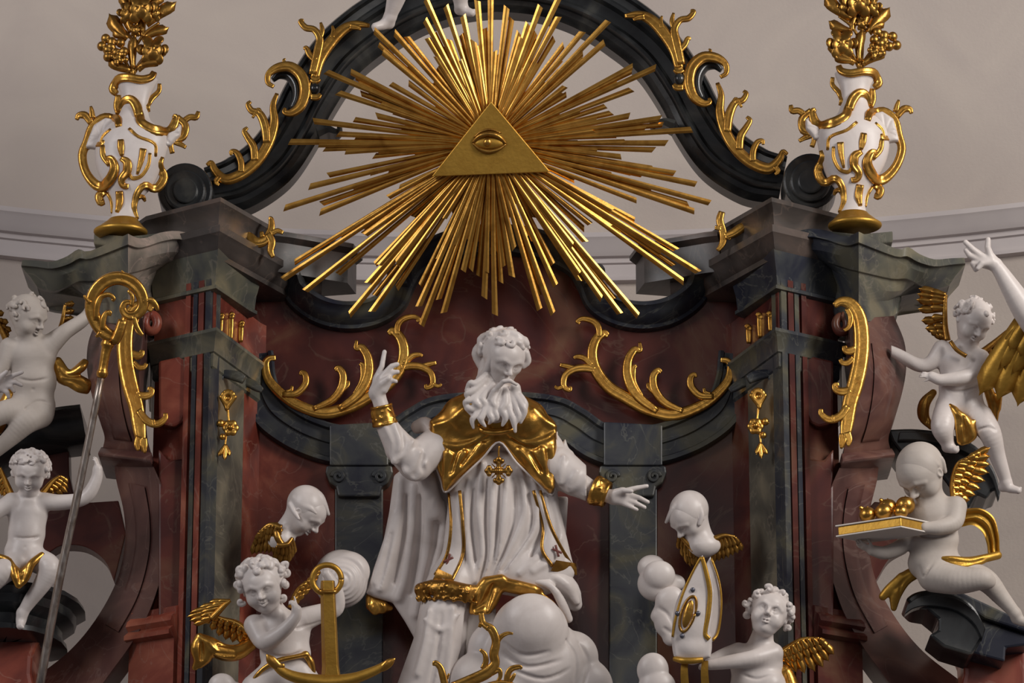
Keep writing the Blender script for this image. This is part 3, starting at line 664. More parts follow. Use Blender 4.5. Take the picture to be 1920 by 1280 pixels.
def hand(S, wrist, dr, nrm, L, side=1, curl=(.2, .25, .3, .4, .3), spread=.1, thumb=.8, k=2.):
    """dr: towards the fingers, nrm: out of the back of the hand, side +1: thumb on the (dr x nrm) side"""
    dr = np.array(dr, float); dr /= np.linalg.norm(dr); nrm = np.array(nrm, float); nrm -= dr * (nrm @ dr); nrm /= np.linalg.norm(nrm)
    sd = np.cross(dr, nrm) * side; w = np.array(wrist, float)
    for i in range(4):
        o = (1.5 - i); kn = w + dr * L * (.5 - .02 * abs(o)) + sd * o * .105 * L
        S.cone(w + dr * .04 * L + sd * o * .055 * L, kn, .08 * L, .07 * L, k * 2)
        ln = (.40, .45, .42, .33)[i] * L; c = curl[i]; p = kn; ang = c * .5; f = dr + sd * o * spread; f /= np.linalg.norm(f)
        for j, (fr_, r0, r1) in enumerate(((.44, .062, .055), (.32, .055, .05), (.26, .05, .038))):
            dv = f * math.cos(ang) - nrm * math.sin(ang); q = p + dv * ln * fr_; S.cone(p, q, r0 * L, r1 * L, k * .5); p = q; ang += c
    b = w + dr * .1 * L + sd * .12 * L; f = dr * math.cos(thumb) + sd * math.sin(thumb) - nrm * .2; m = b + f * .27 * L
    S.cone(b, m, .085 * L, .065 * L, k * 2); f2 = dr * math.cos(thumb * .5) + sd * math.sin(thumb * .5) - nrm * (.2 + curl[4]); S.cone(m, m + f2 * .24 * L, .062 * L, .042 * L, k * .6)
def feather(fr, base, tip, width, bend, material, parent, wb=0., name='feather'):
    base = np.array(base, float); tip = np.array(tip, float); ax = tip - base; L = np.linalg.norm(ax) + 1e-6; t = ax / L
    sd = np.cross(t, [0, 0, 1.0]); sd /= np.linalg.norm(sd) + 1e-6; nz = np.cross(sd, t); nz = nz if nz[2] > 0 else -nz
    V = []; m, c = 8, 5
    for side in (0, 1):
        for i in range(m):
            u = i / (m - 1); wd = width * (.45 + .75 * u) * math.sqrt(max(0, 1 - max(0, (u - .55) / .45) ** 2.6)) + .35
            for j in range(c):
                v = (j / (c - 1) - .5) * 2
                q = base + t * L * (u - .04 * abs(v) * u) + sd * (v * wd * .5 + bend * 4 * u * (1 - u)) + nz * ((1 - v * v) * width * .18 + (width * .08 if j == 2 else 0) + wb * u * u - side * 1.6)
                V.append(q)
    k = m * c; F = []
    for i in range(m - 1):
        for j in range(c - 1):
            q = [i * c + j, i * c + j + 1, (i + 1) * c + j + 1, (i + 1) * c + j]; F.append(q); F.append([x + k for x in q[::-1]])
    ring = list(range(c)) + [i * c + c - 1 for i in range(1, m)] + [(m - 1) * c + j for j in range(c - 2, -1, -1)] + [i * c for i in range(m - 2, 0, -1)]
    for i in range(len(ring)): x, y = ring[i], ring[(i + 1) % len(ring)]; F.append([x, x + k, y + k, y])
    o = link(name, fr.loc(np.array(V)), F, material, parent, True); fixn(o); return o
def wing(fr, parent, arm, tips, n, material='gold', width=12, rows=((1., 0), (.58, 5), (.32, 9)), r=(7, 3), bend=0., label=None):
    """arm: curve of (px, py, w); tips: curve of the feather ends, same direction"""
    a = cr(arm, 10); t = cr(tips, 10)
    st = [(q[0], q[1], r[0] + (r[1] - r[0]) * i / (len(a) - 1), q[2] + 4) for i, q in enumerate(a)]
    o = stroke('wing', fr, st, material, parent, n=1, flat=1., groove=0)
    if label: o['label'] = label
    for (f, up) in rows:
        nn = max(4, int(n * (1.2 - .2 * f)))
        for i in range(nn):
            u = (i + .5 * (f < .9)) / (nn - 1 + .5 * (f < .9)); u = min(u, 1)
            ia = u * (len(a) - 1); it = u * (len(t) - 1)
            b = np.array([np.interp(ia, range(len(a)), a[:, c]) for c in range(3)]); e = np.array([np.interp(it, range(len(t)), t[:, c]) for c in range(3)])
            e2 = b + (e - b) * f; b[2] += up; e2[2] += up * .6 + (i % 2) * 1.5
            feather(fr, b, e2, width * (1 if f > .9 else .85), bend, material, o)
    return o
# ================================================================= the bishop saint
def saint():
    fr = Frame(930, 1100, .42)
    T = thing('saint_statue', 'white bearded bishop saint with gold shoulder cape, one hand raised', 'statue', fr.o)
    # ---- body: head, neck, arms and hands in one surface
    S = Sculpt(690, 1225, 615, 965, -30, 150, 2.0)
    H = Head((944, 673, 62), 43, 24, 25, 7)
    make_head(S, H, child=False, ears=False)
    S.chain([(935, 700, 50, 26), (928, 760, 30, 30), (925, 815, -5, 34)], 10)
    S.chain([(925, 820, -8, 34), (835, 815, 8, 26), (775, 870, 40, 22), (735, 815, 55, 15), (716, 762, 60, 12)], 6)
    S.chain([(716, 764, 60, 13.5), (708, 735, 62, 14.5)], 5)
    # raised hand: index up, the others bent forward
    for b, c, e, r in (((707, 712), (717, 690), (722, 662), 5.2), ((716, 712), (735, 690), (746, 686), 5.4), ((720, 722), (736, 702), (747, 700), 5.2), ((722, 734), (734, 716), (744, 718), 4.8)):
        w0 = 64 if e[0] < 730 else 72
        S.chain([(705, 742, 62, 11), (*b, w0, 7), (*c, w0 + 4, r), (*e, w0 + (0 if e[0] < 730 else 4), r * .85)], 3)
    S.chain([(704, 738, 66, 11), (716, 722, 78, 7), (730, 712, 84, 5)], 4)
    S.chain([(925, 820, -8, 34), (1025, 830, 8, 26), (1085, 905, 32, 20), (1125, 926, 38, 13), (1152, 934, 40, 13)], 6)
    for b, c, e, r in (((1172, 922), (1190, 916), (1212, 912), 4.8), ((1180, 930), (1198, 934), (1214, 942), 4.6), ((1176, 938), (1192, 944), (1208, 952), 4.4), ((1168, 943), (1180, 950), (1193, 956), 4.2)):
        S.chain([(1150, 934, 40, 12), (*b, 44, 6.6), (*c, 47, r), (*e, 46, r * .85)], 3)
    S.chain([(1148, 928, 46, 10), (1166, 920, 56, 6), (1182, 922, 62, 4.6)], 4)
    S.build('body', fr, 'white', T)
    # ---- hair
    S = Sculpt(880, 1005, 610, 740, -10, 125, 1.7)
    make_hair(S, H, 4, .1, 34, .14, -.25, .05)
    for L in ([(905, 690, 40, 9), (893, 665, 45, 9), (902, 650, 50, 8), (915, 655, 58, 6)], [(910, 660, 60, 9), (903, 640, 58, 9), (918, 632, 60, 8), (930, 640, 70, 6)],
              [(922, 640, 70, 9), (945, 630, 80, 9), (968, 634, 84, 9), (986, 648, 76, 7)], [(915, 655, 72, 8), (935, 640, 84, 7), (958, 642, 92, 6), (980, 656, 88, 5)], [(972, 642, 78, 8), (984, 640, 74, 6), (986, 650, 72, 5)], [(985, 665, 75, 8), (989, 680, 70, 7), (981, 690, 70, 5)],
              [(925, 665, 88, 7), (918, 685, 82, 8), (908, 705, 70, 8), (898, 712, 60, 6)], [(912, 680, 60, 10), (905, 705, 55, 10), (912, 728, 55, 9)]):
        S.chain(L, 4, n=3)
    S.build('hair', fr, 'white', T)
    # ---- beard with waving locks
    S = Sculpt(862, 1000, 690, 825, 20, 125, 1.6)
    S.ell((925, 752, 66), (38, 40, 20), None, 8); S.chain([(915, 705, 66, 15), (905, 740, 64, 17), (930, 775, 66, 20)], 10); S.chain([(966, 730, 80, 10), (968, 760, 70, 14)], 10)
    rnd = random.Random(3)
    locks = [((912, 705), (892, 722), (882, 722), (874, 735)), ((910, 715), (888, 735), (876, 742), (880, 752)), ((908, 730), (885, 752), (873, 757), (874, 770)), ((910, 742), (888, 768), (878, 768), (884, 780)),
             ((915, 745), (893, 780), (886, 790), (888, 805)), ((922, 745), (905, 782), (902, 790), (910, 802)), ((930, 742), (918, 775), (922, 788), (917, 797)), ((938, 742), (928, 770), (932, 785), (926, 793)),
             ((946, 742), (942, 770), (948, 785), (942, 800)), ((952, 742), (955, 772), (962, 790), (966, 812)), ((958, 740), (968, 768), (972, 785), (964, 800)), ((964, 738), (978, 762), (983, 775), (976, 795)), ((968, 735), (982, 755), (985, 765), (980, 778)),
             ((935, 735), (925, 756), (928, 766), (920, 778)), ((948, 735), (948, 760), (940, 772), (944, 786)), ((900, 740), (892, 756), (898, 764), (890, 774)), ((925, 725), (905, 748), (908, 760), (900, 772))]
    for L in locks:
        o = rnd.uniform(-2, 3); r = rnd.uniform(5.2, 6.6)
        S.chain([(*L[0], 80 + o, r), (*L[1], 88 + o, r * 1.1), (*L[2], 88 + o, r), (*L[3], 84 + o, r * .5)], 2.2, n=4)
    S.chain([(934, 728, 98, 4), (944, 719, 104, 4.5), (956, 718, 106, 4.2), (968, 725, 98, 3)], 3); S.chain([(940, 724, 100, 4), (926, 736, 94, 5), (918, 752, 90, 4)], 3)
    S.build('beard', fr, 'white', T)
    # ---- alb and tunic
    S = Sculpt(680, 1100, 780, 1300, -75, 90, 2.6)
    S.poly([(850, 850), (1030, 850), (1052, 960), (1078, 1075), (1060, 1100), (960, 1092), (900, 1110), (792, 1112), (826, 1050), (846, 960)], -45, 25, 14, 10)
    S.ell((935, 975, -8), (90, 130, 40), None, 30); S.ell((990, 1075, 12), (70, 45, 36), None, 25)
    S.chain([(850, 1090, 5, 44), (832, 1150, 22, 46), (824, 1210, 26, 50), (800, 1300, 20, 58)], 20)
    S.poly([(770, 1240), (870, 1130), (930, 1140), (930, 1300), (770, 1300)], -50, 0, 14, 20)
    S.groove([(876, 1150, 6), (868, 1220, 7), (850, 1290, 7)], 5, -1); S.ridge([(806, 1145, 5), (800, 1200, 7), (784, 1260, 7)], 7, 0); S.ridge([(850, 1140, 4), (845, 1200, 6), (835, 1280, 6)], 7, 0); S.groove([(828, 1150, 3), (822, 1215, 4.5), (808, 1285, 4.5)], 4, -1); S.ridge([(796, 1160, 3), (830, 1180, 4), (862, 1150, 3)], 5, -1)
    for L, r in (([(905, 870), (898, 950), (905, 1030), (893, 1085)], 8), ([(925, 880), (922, 960), (918, 1040), (905, 1095)], 7), ([(950, 890), (945, 960), (935, 1030), (915, 1090)], 8), ([(975, 880), (985, 950), (970, 1000), (930, 1075)], 8),
                 ([(1000, 900), (1008, 960), (992, 1010), (955, 1060)], 7), ([(1020, 930), (1030, 990), (1010, 1040), (975, 1075)], 7), ([(880, 900), (872, 980), (880, 1040), (888, 1090)], 6), ([(1050, 1010), (1030, 1050), (1000, 1070)], 6)):
        S.ridge([(x, y, r * (.6 if i in (0, 3) else 1)) for i, (x, y) in enumerate(L)], 6, r * .0)
    for L, r in (([(914, 900), (910, 980), (912, 1040), (899, 1090)], 4), ([(937, 900), (934, 970), (928, 1040), (910, 1095)], 4.5), ([(962, 900), (964, 970), (950, 1020), (922, 1085)], 4.5), ([(990, 930), (996, 985), (978, 1020), (942, 1070)], 4), ([(888, 920), (886, 990), (893, 1050)], 4), ([(1012, 960), (1018, 1005), (996, 1045)], 4)):
        S.groove([(x, y, r) for x, y in L], 3.5, -1.2)
    # sleeves
    S.chain([(818, 838, 20, 36), (778, 866, 38, 34), (752, 842, 48, 30), (735, 815, 54, 23), (721, 790, 57, 19)], 8); S.ell((782, 880, 40), (24, 22, 26), None, 10)
    for L, r in (([(722, 800), (736, 830), (735, 858)], 4), ([(740, 800), (752, 838), (742, 868)], 5), ([(775, 830), (752, 855), (738, 868)], 4), ([(788, 850), (770, 885), (760, 880)], 5), ([(796, 870), (780, 898), (762, 886)], 5)):
        S.ridge([(x, y, r) for x, y in L], 6, -1.5)
    S.groove([(752, 800, 3), (760, 840, 4), (745, 862, 3)], 5, 1); S.groove([(800, 835, 3), (792, 872, 4), (800, 890, 3)], 5, 1)
    S.chain([(1040, 872, 15, 40), (1078, 898, 28, 33), (1105, 914, 34, 27), (1122, 922, 37, 22)], 10)
    for L, r in (([(1112, 906), (1100, 918), (1096, 928)], 4), ([(1080, 884), (1072, 900), (1066, 914)], 4), ([(1098, 898), (1082, 912), (1066, 922)], 3.5), ([(1056, 858), (1052, 884), (1050, 905)], 5)):
        S.ridge([(x, y, r) for x, y in L], 6, -1.5)
    S.poly([(1040, 850), (1060, 822), (1066, 842), (1074, 848), (1070, 862), (1050, 900), (1040, 900)], -20, 25, 6, 6)
    S.build('alb', fr, 'white', T); ALB = S
    # ---- white mantle behind
    S = Sculpt(675, 1100, 770, 1300, -110, 60, 2.8)
    S.poly([(762, 870), (737, 890), (728, 960), (718, 1010), (694, 1080), (684, 1112), (700, 1120), (735, 1130), (758, 1165), (775, 1195), (790, 1300), (860, 1300), (870, 1130), (860, 900), (835, 830)], -80, -40, 12, 8)
    S.chain([(783, 800, 0, 13), (798, 795, 5, 14), (812, 815, 12, 15), (826, 860, 10, 15), (836, 900, 0, 12)], 8, n=3); S.chain([(772, 835, -20, 12), (800, 900, -20, 18), (815, 960, -30, 18)], 10)
    for L, r in (([(750, 900), (744, 980), (728, 1050), (712, 1100)], 10), ([(775, 910), (768, 1000), (758, 1080), (745, 1120)], 9), ([(800, 930), (802, 1010), (790, 1090), (780, 1150)], 10), ([(828, 940), (828, 1010), (806, 1080), (800, 1140)], 8), ([(738, 960), (716, 1040), (700, 1090)], 6)):
        S.ridge([(x, y, r * (.5 if i == 0 else 1)) for i, (x, y) in enumerate(L)], 8, -r * .1)
    S.groove([(762, 930, 4), (756, 1010, 6), (740, 1090, 5)], 4, -2); S.groove([(788, 930, 4), (784, 1020, 6), (770, 1110, 5)], 4, -2); S.groove([(816, 950, 4), (814, 1020, 5), (796, 1100, 5)], 4, -1); S.groove([(734, 1000, 2.5), (720, 1060, 3.5), (708, 1100, 3)], 4, -.5)
    S.poly([(1020, 930), (1066, 930), (1062, 1000), (1052, 1080), (1030, 1080)], -60, -20, 8, 8)
    # flap over the knee
    S.chain([(1005, 1086, 25, 14), (1040, 1080, 20, 18), (1066, 1105, 10, 20), (1078, 1132, 0, 14)], 12, n=3); S.chain([(1000, 1088, 40, 6), (1035, 1100, 40, 8), (1055, 1135, 35, 9), (1066, 1160, 25, 8)], 9, n=3)
    S.ridge([(1030, 1078, 5), (1062, 1096, 7), (1082, 1128, 6)], 8); S.groove([(1040, 1092, 3), (1060, 1120, 5), (1074, 1144, 4)], 6)
    S.build('mantle', fr, 'white', T)
    # gold linings of the mantle
    S = Sculpt(675, 1090, 1070, 1180, -110, 80, 2.)
    S.chain([(690, 1118, -58, 6), (694, 1135, -52, 10), (702, 1146, -52, 8)], 6); S.chain([(695, 1125, -56, 8), (715, 1138, -56, 13), (730, 1140, -60, 6)], 6); S.groove([(698, 1122, 2), (700, 1145, 3)], 4); S.groove([(710, 1128, 2), (716, 1150, 3)], 4)
    S.build('mantle_lining', fr, 'gold', T); S = Sculpt(870, 1090, 1050, 1180, -20, 90, 2.)
    S.chain([(885, 1146, 42, 6), (896, 1115, 48, 14), (912, 1092, 46, 12), (940, 1085, 46, 9)], 6); S.chain([(892, 1148, 50, 5), (915, 1143, 48, 8), (926, 1128, 46, 8), (935, 1108, 46, 8)], 5)
    S.poly([(886, 1148), (896, 1112), (912, 1090), (940, 1084), (936, 1112), (926, 1132), (914, 1148)], 32, 50, 6, 6); S.poly([(932, 1084), (975, 1092), (1012, 1104), (1002, 1116), (960, 1112), (932, 1106)], 32, 50, 6, 6)
    S.chain([(935, 1088, 44, 8), (968, 1096, 48, 9), (1000, 1104, 44, 9), (1014, 1108, 36, 5)], 6); S.chain([(940, 1098, 46, 7), (975, 1108, 48, 7), (1005, 1112, 44, 5)], 4); S.groove([(925, 1095, 2.5), (918, 1120, 3), (912, 1145, 3)], 4); S.groove([(905, 1098, 2), (898, 1130, 3)], 4)
    S.chain([(960, 1074, 30, 3), (985, 1066, 30, 5), (1010, 1066, 24, 3)], 4); S.chain([(1010, 1110, 38, 4), (1035, 1130, 40, 5), (1050, 1155, 36, 6), (1056, 1168, 28, 7)], 4)
    S.build('mantle_lining', fr, 'gold', T)
    # ---- gold cape
    S = Sculpt(790, 1060, 715, 940, -60, 90, 2.)
    S.chain([(918, 765, 25, 44), (870, 785, 22, 44), (838, 810, 15, 34)], 16); S.chain([(940, 770, 25, 44), (985, 790, 25, 42), (1012, 805, 15, 30)], 16)
    S.poly([(806, 790), (812, 840), (824, 890), (835, 922), (870, 890), (905, 858), (936, 828), (930, 780), (860, 760)], 0, 46, 10, 10)
    S.poly([(936, 828), (968, 866), (1000, 898), (1030, 926), (1038, 922), (1043, 870), (1042, 800), (1010, 765), (940, 790)], 0, 48, 10, 10)
    S.ell((850, 850, 30), (34, 40, 26), None, 14); S.ell((1012, 855, 30), (26, 45, 28), None, 14)
    S.ridge([(812, 826, 3), (850, 838, 4), (885, 830, 4), (915, 812, 3)], 5, -1); S.groove([(812, 836, 2.5), (850, 848, 3), (888, 840, 3), (915, 822, 2)], 4, 1)
    S.ridge([(955, 815, 3), (985, 832, 4), (1020, 826, 4), (1040, 812, 3)], 5, -1); S.groove([(958, 826, 2.5), (988, 842, 3), (1020, 838, 3)], 4, 1)
    for L, r in (([(840, 850), (836, 885), (836, 915)], 5), ([(870, 850), (856, 875), (842, 905)], 5), ([(905, 835), (880, 862), (850, 895)], 5), ([(975, 845), (1000, 875), (1025, 910)], 5), ([(1015, 845), (1022, 880), (1030, 912)], 6), ([(1035, 840), (1036, 880), (1034, 915)], 4), ([(870, 770), (845, 790), (815, 800)], 4), ([(1000, 770), (1020, 790), (1038, 800)], 4)):
        S.ridge([(x, y, r) for x, y in L], 7, -2)
    for L, r in (([(828, 852), (828, 890)], 3), ([(856, 852), (846, 885)], 3.5), ([(888, 842), (866, 872)], 3), ([(995, 852), (1013, 885)], 4), ([(1026, 848), (1029, 890)], 3)):
        S.groove([(x, y, r) for x, y in L], 3.5, -.5)
    S.build('shoulder_cape', fr, 'gold', T)
    e = [(806, 800, 1.6, 30), (814, 850, 1.8, 34), (826, 896, 1.8, 32), (836, 923, 2, 30), (870, 892, 2, 42), (905, 860, 2, 44), (936, 830, 2, 46), (968, 868, 2, 46), (1002, 900, 2, 42), (1033, 928, 2, 32), (1042, 905, 1.8, 30), (1045, 860, 1.8, 30), (1044, 810, 1.6, 26)]
    stroke('cape_edge', fr, e, 'white', T, n=5, flat=1, groove=0)
    stroke('collar_clasp', fr, [(900, 806, 4, 62), (912, 812, 4.5, 68), (935, 813, 4.5, 72), (958, 808, 4.5, 68), (966, 800, 4, 60)], 'gold', T, flat=1, groove=0)
    rings('collar', fr, [(782, 935, 30, 30), (795, 935, 29, 30), (808, 935, 25, 26)], 'gold_matte', T).location = fr.loc(np.array([[fr.a[0], fr.a[1], 40]]))[0]
    # ---- cuffs
    for c0, c1, r0, r1 in (((723, 796, 57), (716, 764, 60), 23, 20), ((1116, 920, 36), (1136, 928, 39), 28, 24)):
        S = Sculpt(c0[0] - 40, c0[0] + 50, c0[1] - 60, c0[1] + 50, 0, 100, 1.6)
        S.cone(c0, c1, r0, r1, 2); ax = np.array(c1, float) - np.array(c0); ax /= np.linalg.norm(ax)
        for cc, sg in ((np.array(c1) + ax * 30, 1), (np.array(c0) - ax * 30, -1)): S.ball(cc, 34, 3, True)
        for sgn in (0, 1):
            q = np.array(c0) * (1 - sgn) + np.array(c1) * sgn; u = np.cross(ax, [0, 0, 1]); v = np.cross(ax, u); R = (r0, r1)[sgn] * (.98)
            S.chain([(*(q + R * (u * math.cos(t) + v * math.sin(t))), 2.4) for t in np.linspace(0, 6.283, 22)], 2)
        rnd = random.Random(5)
        for i in range(26):
            t = rnd.uniform(0, 6.28); m = rnd.uniform(.15, .85); q = np.array(c0) * (1 - m) + np.array(c1) * m; R = r0 * (1 - m) + r1 * m
            u = np.cross(ax, [0, 0, 1]); v = np.cross(ax, u); S.ball(q + R * (u * math.cos(t) + v * math.sin(t)), rnd.uniform(1.8, 3.2), 2)
        S.build('cuff', fr, 'gold', T)
    # ---- stole bands
    for A, B, cr_, tail in (([(842, 925, 42), (846, 985, 40), (838, 1040, 36), (816, 1078, 34)], [(862, 920, 46), (868, 985, 44), (868, 1040, 40), (846, 1092, 38)], (841, 1049), None),
                            ([(1000, 920, 44), (1018, 985, 36), (1016, 1030, 30), (1036, 1062, 26)], [(1012, 920, 40), (1030, 980, 30), (1048, 1020, 24), (1078, 1070, 20)], (1044, 1033), None)):
        sw = lambda q, e: (q[0], q[1], max(q[2] - 30, (ALB.front(q[0], q[1], 5) or 5) + 5) + e)
        A = [sw(q, 0) for q in A]; B = [sw(q, 0) for q in B]
        b = ribbon('stole', A, B, 4, 'white', T, fr=fr, cols=5, bulge=4)
        for E in (A, B): stroke('gold_braid', fr, [(p[0], p[1], 3.2, p[2] + 1) for p in E], 'gold_bronze', b, flat=.6, groove=0)
        ra = A[-1]; rb = B[-1]
        ribbon('fringe', [(ra[0] + 6, ra[1] - 12, ra[2] + 4), (rb[0] + 2, rb[1] - 14, rb[2] + 4)], [(ra[0] - 4, ra[1] + 8, ra[2] + 2), (rb[0] + 4, rb[1] + 8, rb[2] + 2)], 3, 'gold_bronze', b, fr=fr, n=8, cols=4, bulge=2)
        x, y = cr_; s = 1 if x < 930 else -1; cw = .5 * (A[2][2] + B[2][2]) + 5
        stroke('cross', fr, [(x - 9, y + 4 * s, 2.2, cw), (x + 9, y - 4 * s, 2.2, cw)], 'red_paint', b, flat=.6, groove=0); stroke('cross', fr, [(x + 3 * s, y - 11, 2.2, cw), (x - 3 * s, y + 11, 2.2, cw)], 'red_paint', b, flat=.6, groove=0)
    # ---- lace hem, gilded
    S = Sculpt(770, 905, 1070, 1145, -20, 90, 1.7); rnd = random.Random(8)
    S.chain([(790, 1105, 34, 13), (812, 1100, 48, 14), (840, 1102, 58, 16), (870, 1108, 58, 15), (893, 1106, 48, 10)], 6); S.chain([(790, 1118, 36, 9), (800, 1112, 44, 8)], 4); S.chain([(815, 1108, 56, 8), (845, 1116, 62, 9), (872, 1118, 62, 9), (888, 1114, 54, 7)], 5)
    for i in range(12): t = i / 11; S.ball((786 + 106 * t, 1126 - 6 * math.sin(3.1 * t) + 4 * t - (0 if i % 2 else 3), 42 + 26 * math.sin(2.6 * t)), 5, 3)
    for i in range(70):
        x = rnd.uniform(780, 895); y = rnd.uniform(1090, 1130); w = S.front(x, y)
        if w: S.ball((x, y, w), rnd.uniform(1.5, 3), 2, i % 3 == 0)
    S.build('lace_hem', fr, 'gold_bronze', T)
    # ---- pectoral cross with rays
    C = (935, 884); S = Sculpt(895, 975, 845, 925, 30, 85, 1.2); w = 60
    for dx, dy in ((0, -1), (0, 1), (1, 0), (-1, 0)):
        S.cone((C[0], C[1], w), (C[0] + dx * 14, C[1] + dy * 14, w), 4, 4.5, 2)
        for o in (-6, 0, 6): S.ball((C[0] + dx * (22 if o == 0 else 18) + dy * o, C[1] + dy * (22 if o == 0 else 18) + dx * o, w), 5, 2)
    for i in range(12):
        t = i * math.pi / 6 + .26; S.cone((C[0], C[1], w - 2), (C[0] + 19 * math.cos(t), C[1] + 19 * math.sin(t), w - 2), 2.2, 1., 1)
    S.ball((C[0], C[1], w + 3), 5, 2)
    pc = S.build('pectoral_cross', fr, 'gold_bronze', T)
    stroke('chain', fr, [(936, 838, 1.6, 62), (935, 850, 1.6, 62), (935, 860, 1.6, 62)], 'gold', pc, flat=1, groove=0)
saint()
def cloud(name, label, anchor, d, blobs, grooves=(), h=2., group=None, material='white', k=5):
    fr = Frame(*anchor, d); b = np.array([q[:4] for q in blobs], float); m = 8
    S = Sculpt((b[:, 0] - b[:, 3]).min() - m, (b[:, 0] + b[:, 3]).max() + m, (b[:, 1] - b[:, 3]).min() - m, min(1310, (b[:, 1] + b[:, 3]).max() + m), (b[:, 2] - b[:, 3] * .6).min() - m, (b[:, 2] + b[:, 3] * .8).max() + m, h)
    for q in blobs: S.ell(q[:3], (q[3], q[3] * (q[4] if len(q) > 4 else 1), q[3] * .62), None, q[5] if len(q) > 5 else k)
    for g in grooves: S.groove(g, 5, .5)
    V, Q = S.mesh(1); o = link(name, fr.loc(V), Q[:, ::-1], material, None, True, origin=fr.o)
    return tag(o, label, 'cloud', group)
cloud('carved_cloud', 'large white rolling cloud under the bishop saint', (1000, 1230), .45,
      [(1000, 1240, 10, 98, .9), (1072, 1232, 0, 50, 1.), (1090, 1290, 0, 60), (925, 1225, 0, 50, 1.2), (900, 1280, 10, 60), (994, 1185, 40, 72, .95), (996, 1170, 58, 60, .95), (960, 1290, 20, 70)],
      [[(945, 1205, 2.5), (980, 1228, 3.5), (1030, 1222, 2.5)], [(940, 1225, 2.5), (990, 1250, 3.5), (1060, 1235, 2.5)], [(960, 1255, 2), (1020, 1272, 3), (1075, 1250, 2)], [(1060, 1200, 2), (1080, 1230, 3), (1078, 1275, 2)], [(1085, 1205, 2), (1103, 1240, 3), (1095, 1280, 2)]])
# ================================================================= putti, cherub busts, angels at the edges
def foot(S, ankle, heel, toe, r):
    S.chain([(*ankle, r), (*heel, r * .95)], r * .6); S.chain([(*ankle, r * .95), (*(.5 * np.array(heel) + .5 * np.array(toe)), r * .85), (*toe, r * .6)], r * .6); S.chain([(*heel, r * .9), (*toe, r * .6)], r * .6)
    t = np.array(toe, float); ax = t - np.array(heel, float); ax /= np.linalg.norm(ax); sd = np.cross(ax, [0, 0, 1.]) if abs(ax[2]) < .8 else np.array([1., 0, 0]); sd /= np.linalg.norm(sd)
    for i in range(5): S.ball(t + ax * r * (.45 - .07 * i) + sd * r * (.6 - .3 * i), r * (.3 - .03 * i), r * .12)
def putto(label, anchor, d, box, head, torso, limbs, hands=(), feet=(), hair=None, folds=(), navel=None, material='white', h=1.5, k=8, name='putto_statue', smile=0., child=True, extra=None, hairbox=None, headk={}):
    fr = Frame(*anchor, d); T = thing(name, label, 'statue', fr.o)
    S = Sculpt(*box, h)
    if head: H = Head(*head); make_head(S, H, child=child, smile=smile, **headk)
    for t in torso:
        if len(t) == 6: S.ell(t[:3], t[3:], None, k * 1.6)
        else: S.ell(t[:3], t[3:6], hframe(0, 0, t[6]).T, k * 1.6)
    for L in limbs: S.chain(L, k, n=6)
    for f in feet: foot(S, *f)
    for a in hands: hand(S, *a[:4], **(a[4] if len(a) > 4 else {}))
    for f in folds: S.groove(f, 4, .4)
    if navel: 
        w = S.front(*navel)
        if w: S.ball((*navel, w + 1), 2.6, 3, True)
    if extra: extra(S)
    S.build('body', fr, material, T)
    if hair:
        R = H.R * 1.55; c = H.c; hk = dict(hair); ex = hk.pop('extra', ())
        S2 = Sculpt(c[0] - R, c[0] + R, c[1] - R, c[1] + R, c[2] - R, c[2] + R, 1.4)
        make_hair(S2, H, **hk)
        for e in ex: S2.chain(e, 2.5, n=4)
        S2.build('hair', fr, material, T)
    return fr, T
def drape(name, fr, parent, chains, grooves=(), material='gold', h=1.6, k=5):
    q = np.array([p for c in chains for p in c], float); m = q[:, 3].max() + 8
    S = Sculpt(q[:, 0].min() - m, q[:, 0].max() + m, q[:, 1].min() - m, q[:, 1].max() + m, q[:, 2].min() - m, q[:, 2].max() + m, h)
    for c in chains: S.chain(c, k, n=4)
    for g in grooves: S.groove(g, 3.5, .8)
    return S.build(name, fr, material, parent)
curlc = lambda x, y, w, r, a0, s=1, t=.8: [(x + .8 * r * (1 - .12 * i) * math.cos(a0 + s * t * i), y + .8 * r * (1 - .12 * i) * math.sin(a0 + s * t * i), w + i * .8, 5. - .3 * i) for i in range(7)]
# --- upper left putto, seated on the dark arched cornice
fr, T = putto('pale dusty putto seated on the dark arched cornice, raising one arm', (60, 720), .40, (-40, 190, 535, 880, -70, 80),
    ((52, 594, 10), 35, 52, 12, 8),
    [(60, 665, 0, 46, 38, 32), (62, 715, 2, 44, 45, 34), (60, 760, 4, 44, 34, 36)],
    [[(52, 625, 2, 18), (58, 650, 0, 24)], [(95, 645, 4, 20), (122, 622, 8, 15), (152, 602, 0, 13), (166, 586, -8, 11), (174, 560, -12, 9)], [(18, 650, 2, 18), (6, 685, 6, 14), (-14, 712, 10, 12)],
     [(74, 776, 14, 27), (50, 790, 34, 23), (22, 818, 36, 17), (-16, 852, 30, 12)], [(40, 770, 20, 26), (10, 772, 34, 22), (-25, 790, 34, 18)]],
    hair=dict(seed=2, vol=.06, curls=26, cr_=.14), folds=[[(30, 708, 1.5), (60, 714, 1.6), (95, 708, 1.4)], [(48, 766, 1.6), (70, 752, 1.8), (96, 756, 1.4)]], navel=(62, 730), material='white_dusty', hands=[((174, 560, -12), (0.2, -1, 0), (0, 0, 1), 30)])
wing(fr, T, [(100, 645, -20), (115, 610, -24), (122, 570, -26)], [(108, 640, -26), (136, 600, -30), (140, 568, -30)], 6, 'gold_bronze', 12, rows=((1., 0), (.6, 4)))
wing(fr, T, [(14, 640, -24), (0, 612, -26), (-12, 590, -26)], [(10, 632, -28), (22, 620, -30), (8, 585, -30)], 5, 'gold_bronze', 13, rows=((1., 0), (.6, 4)))
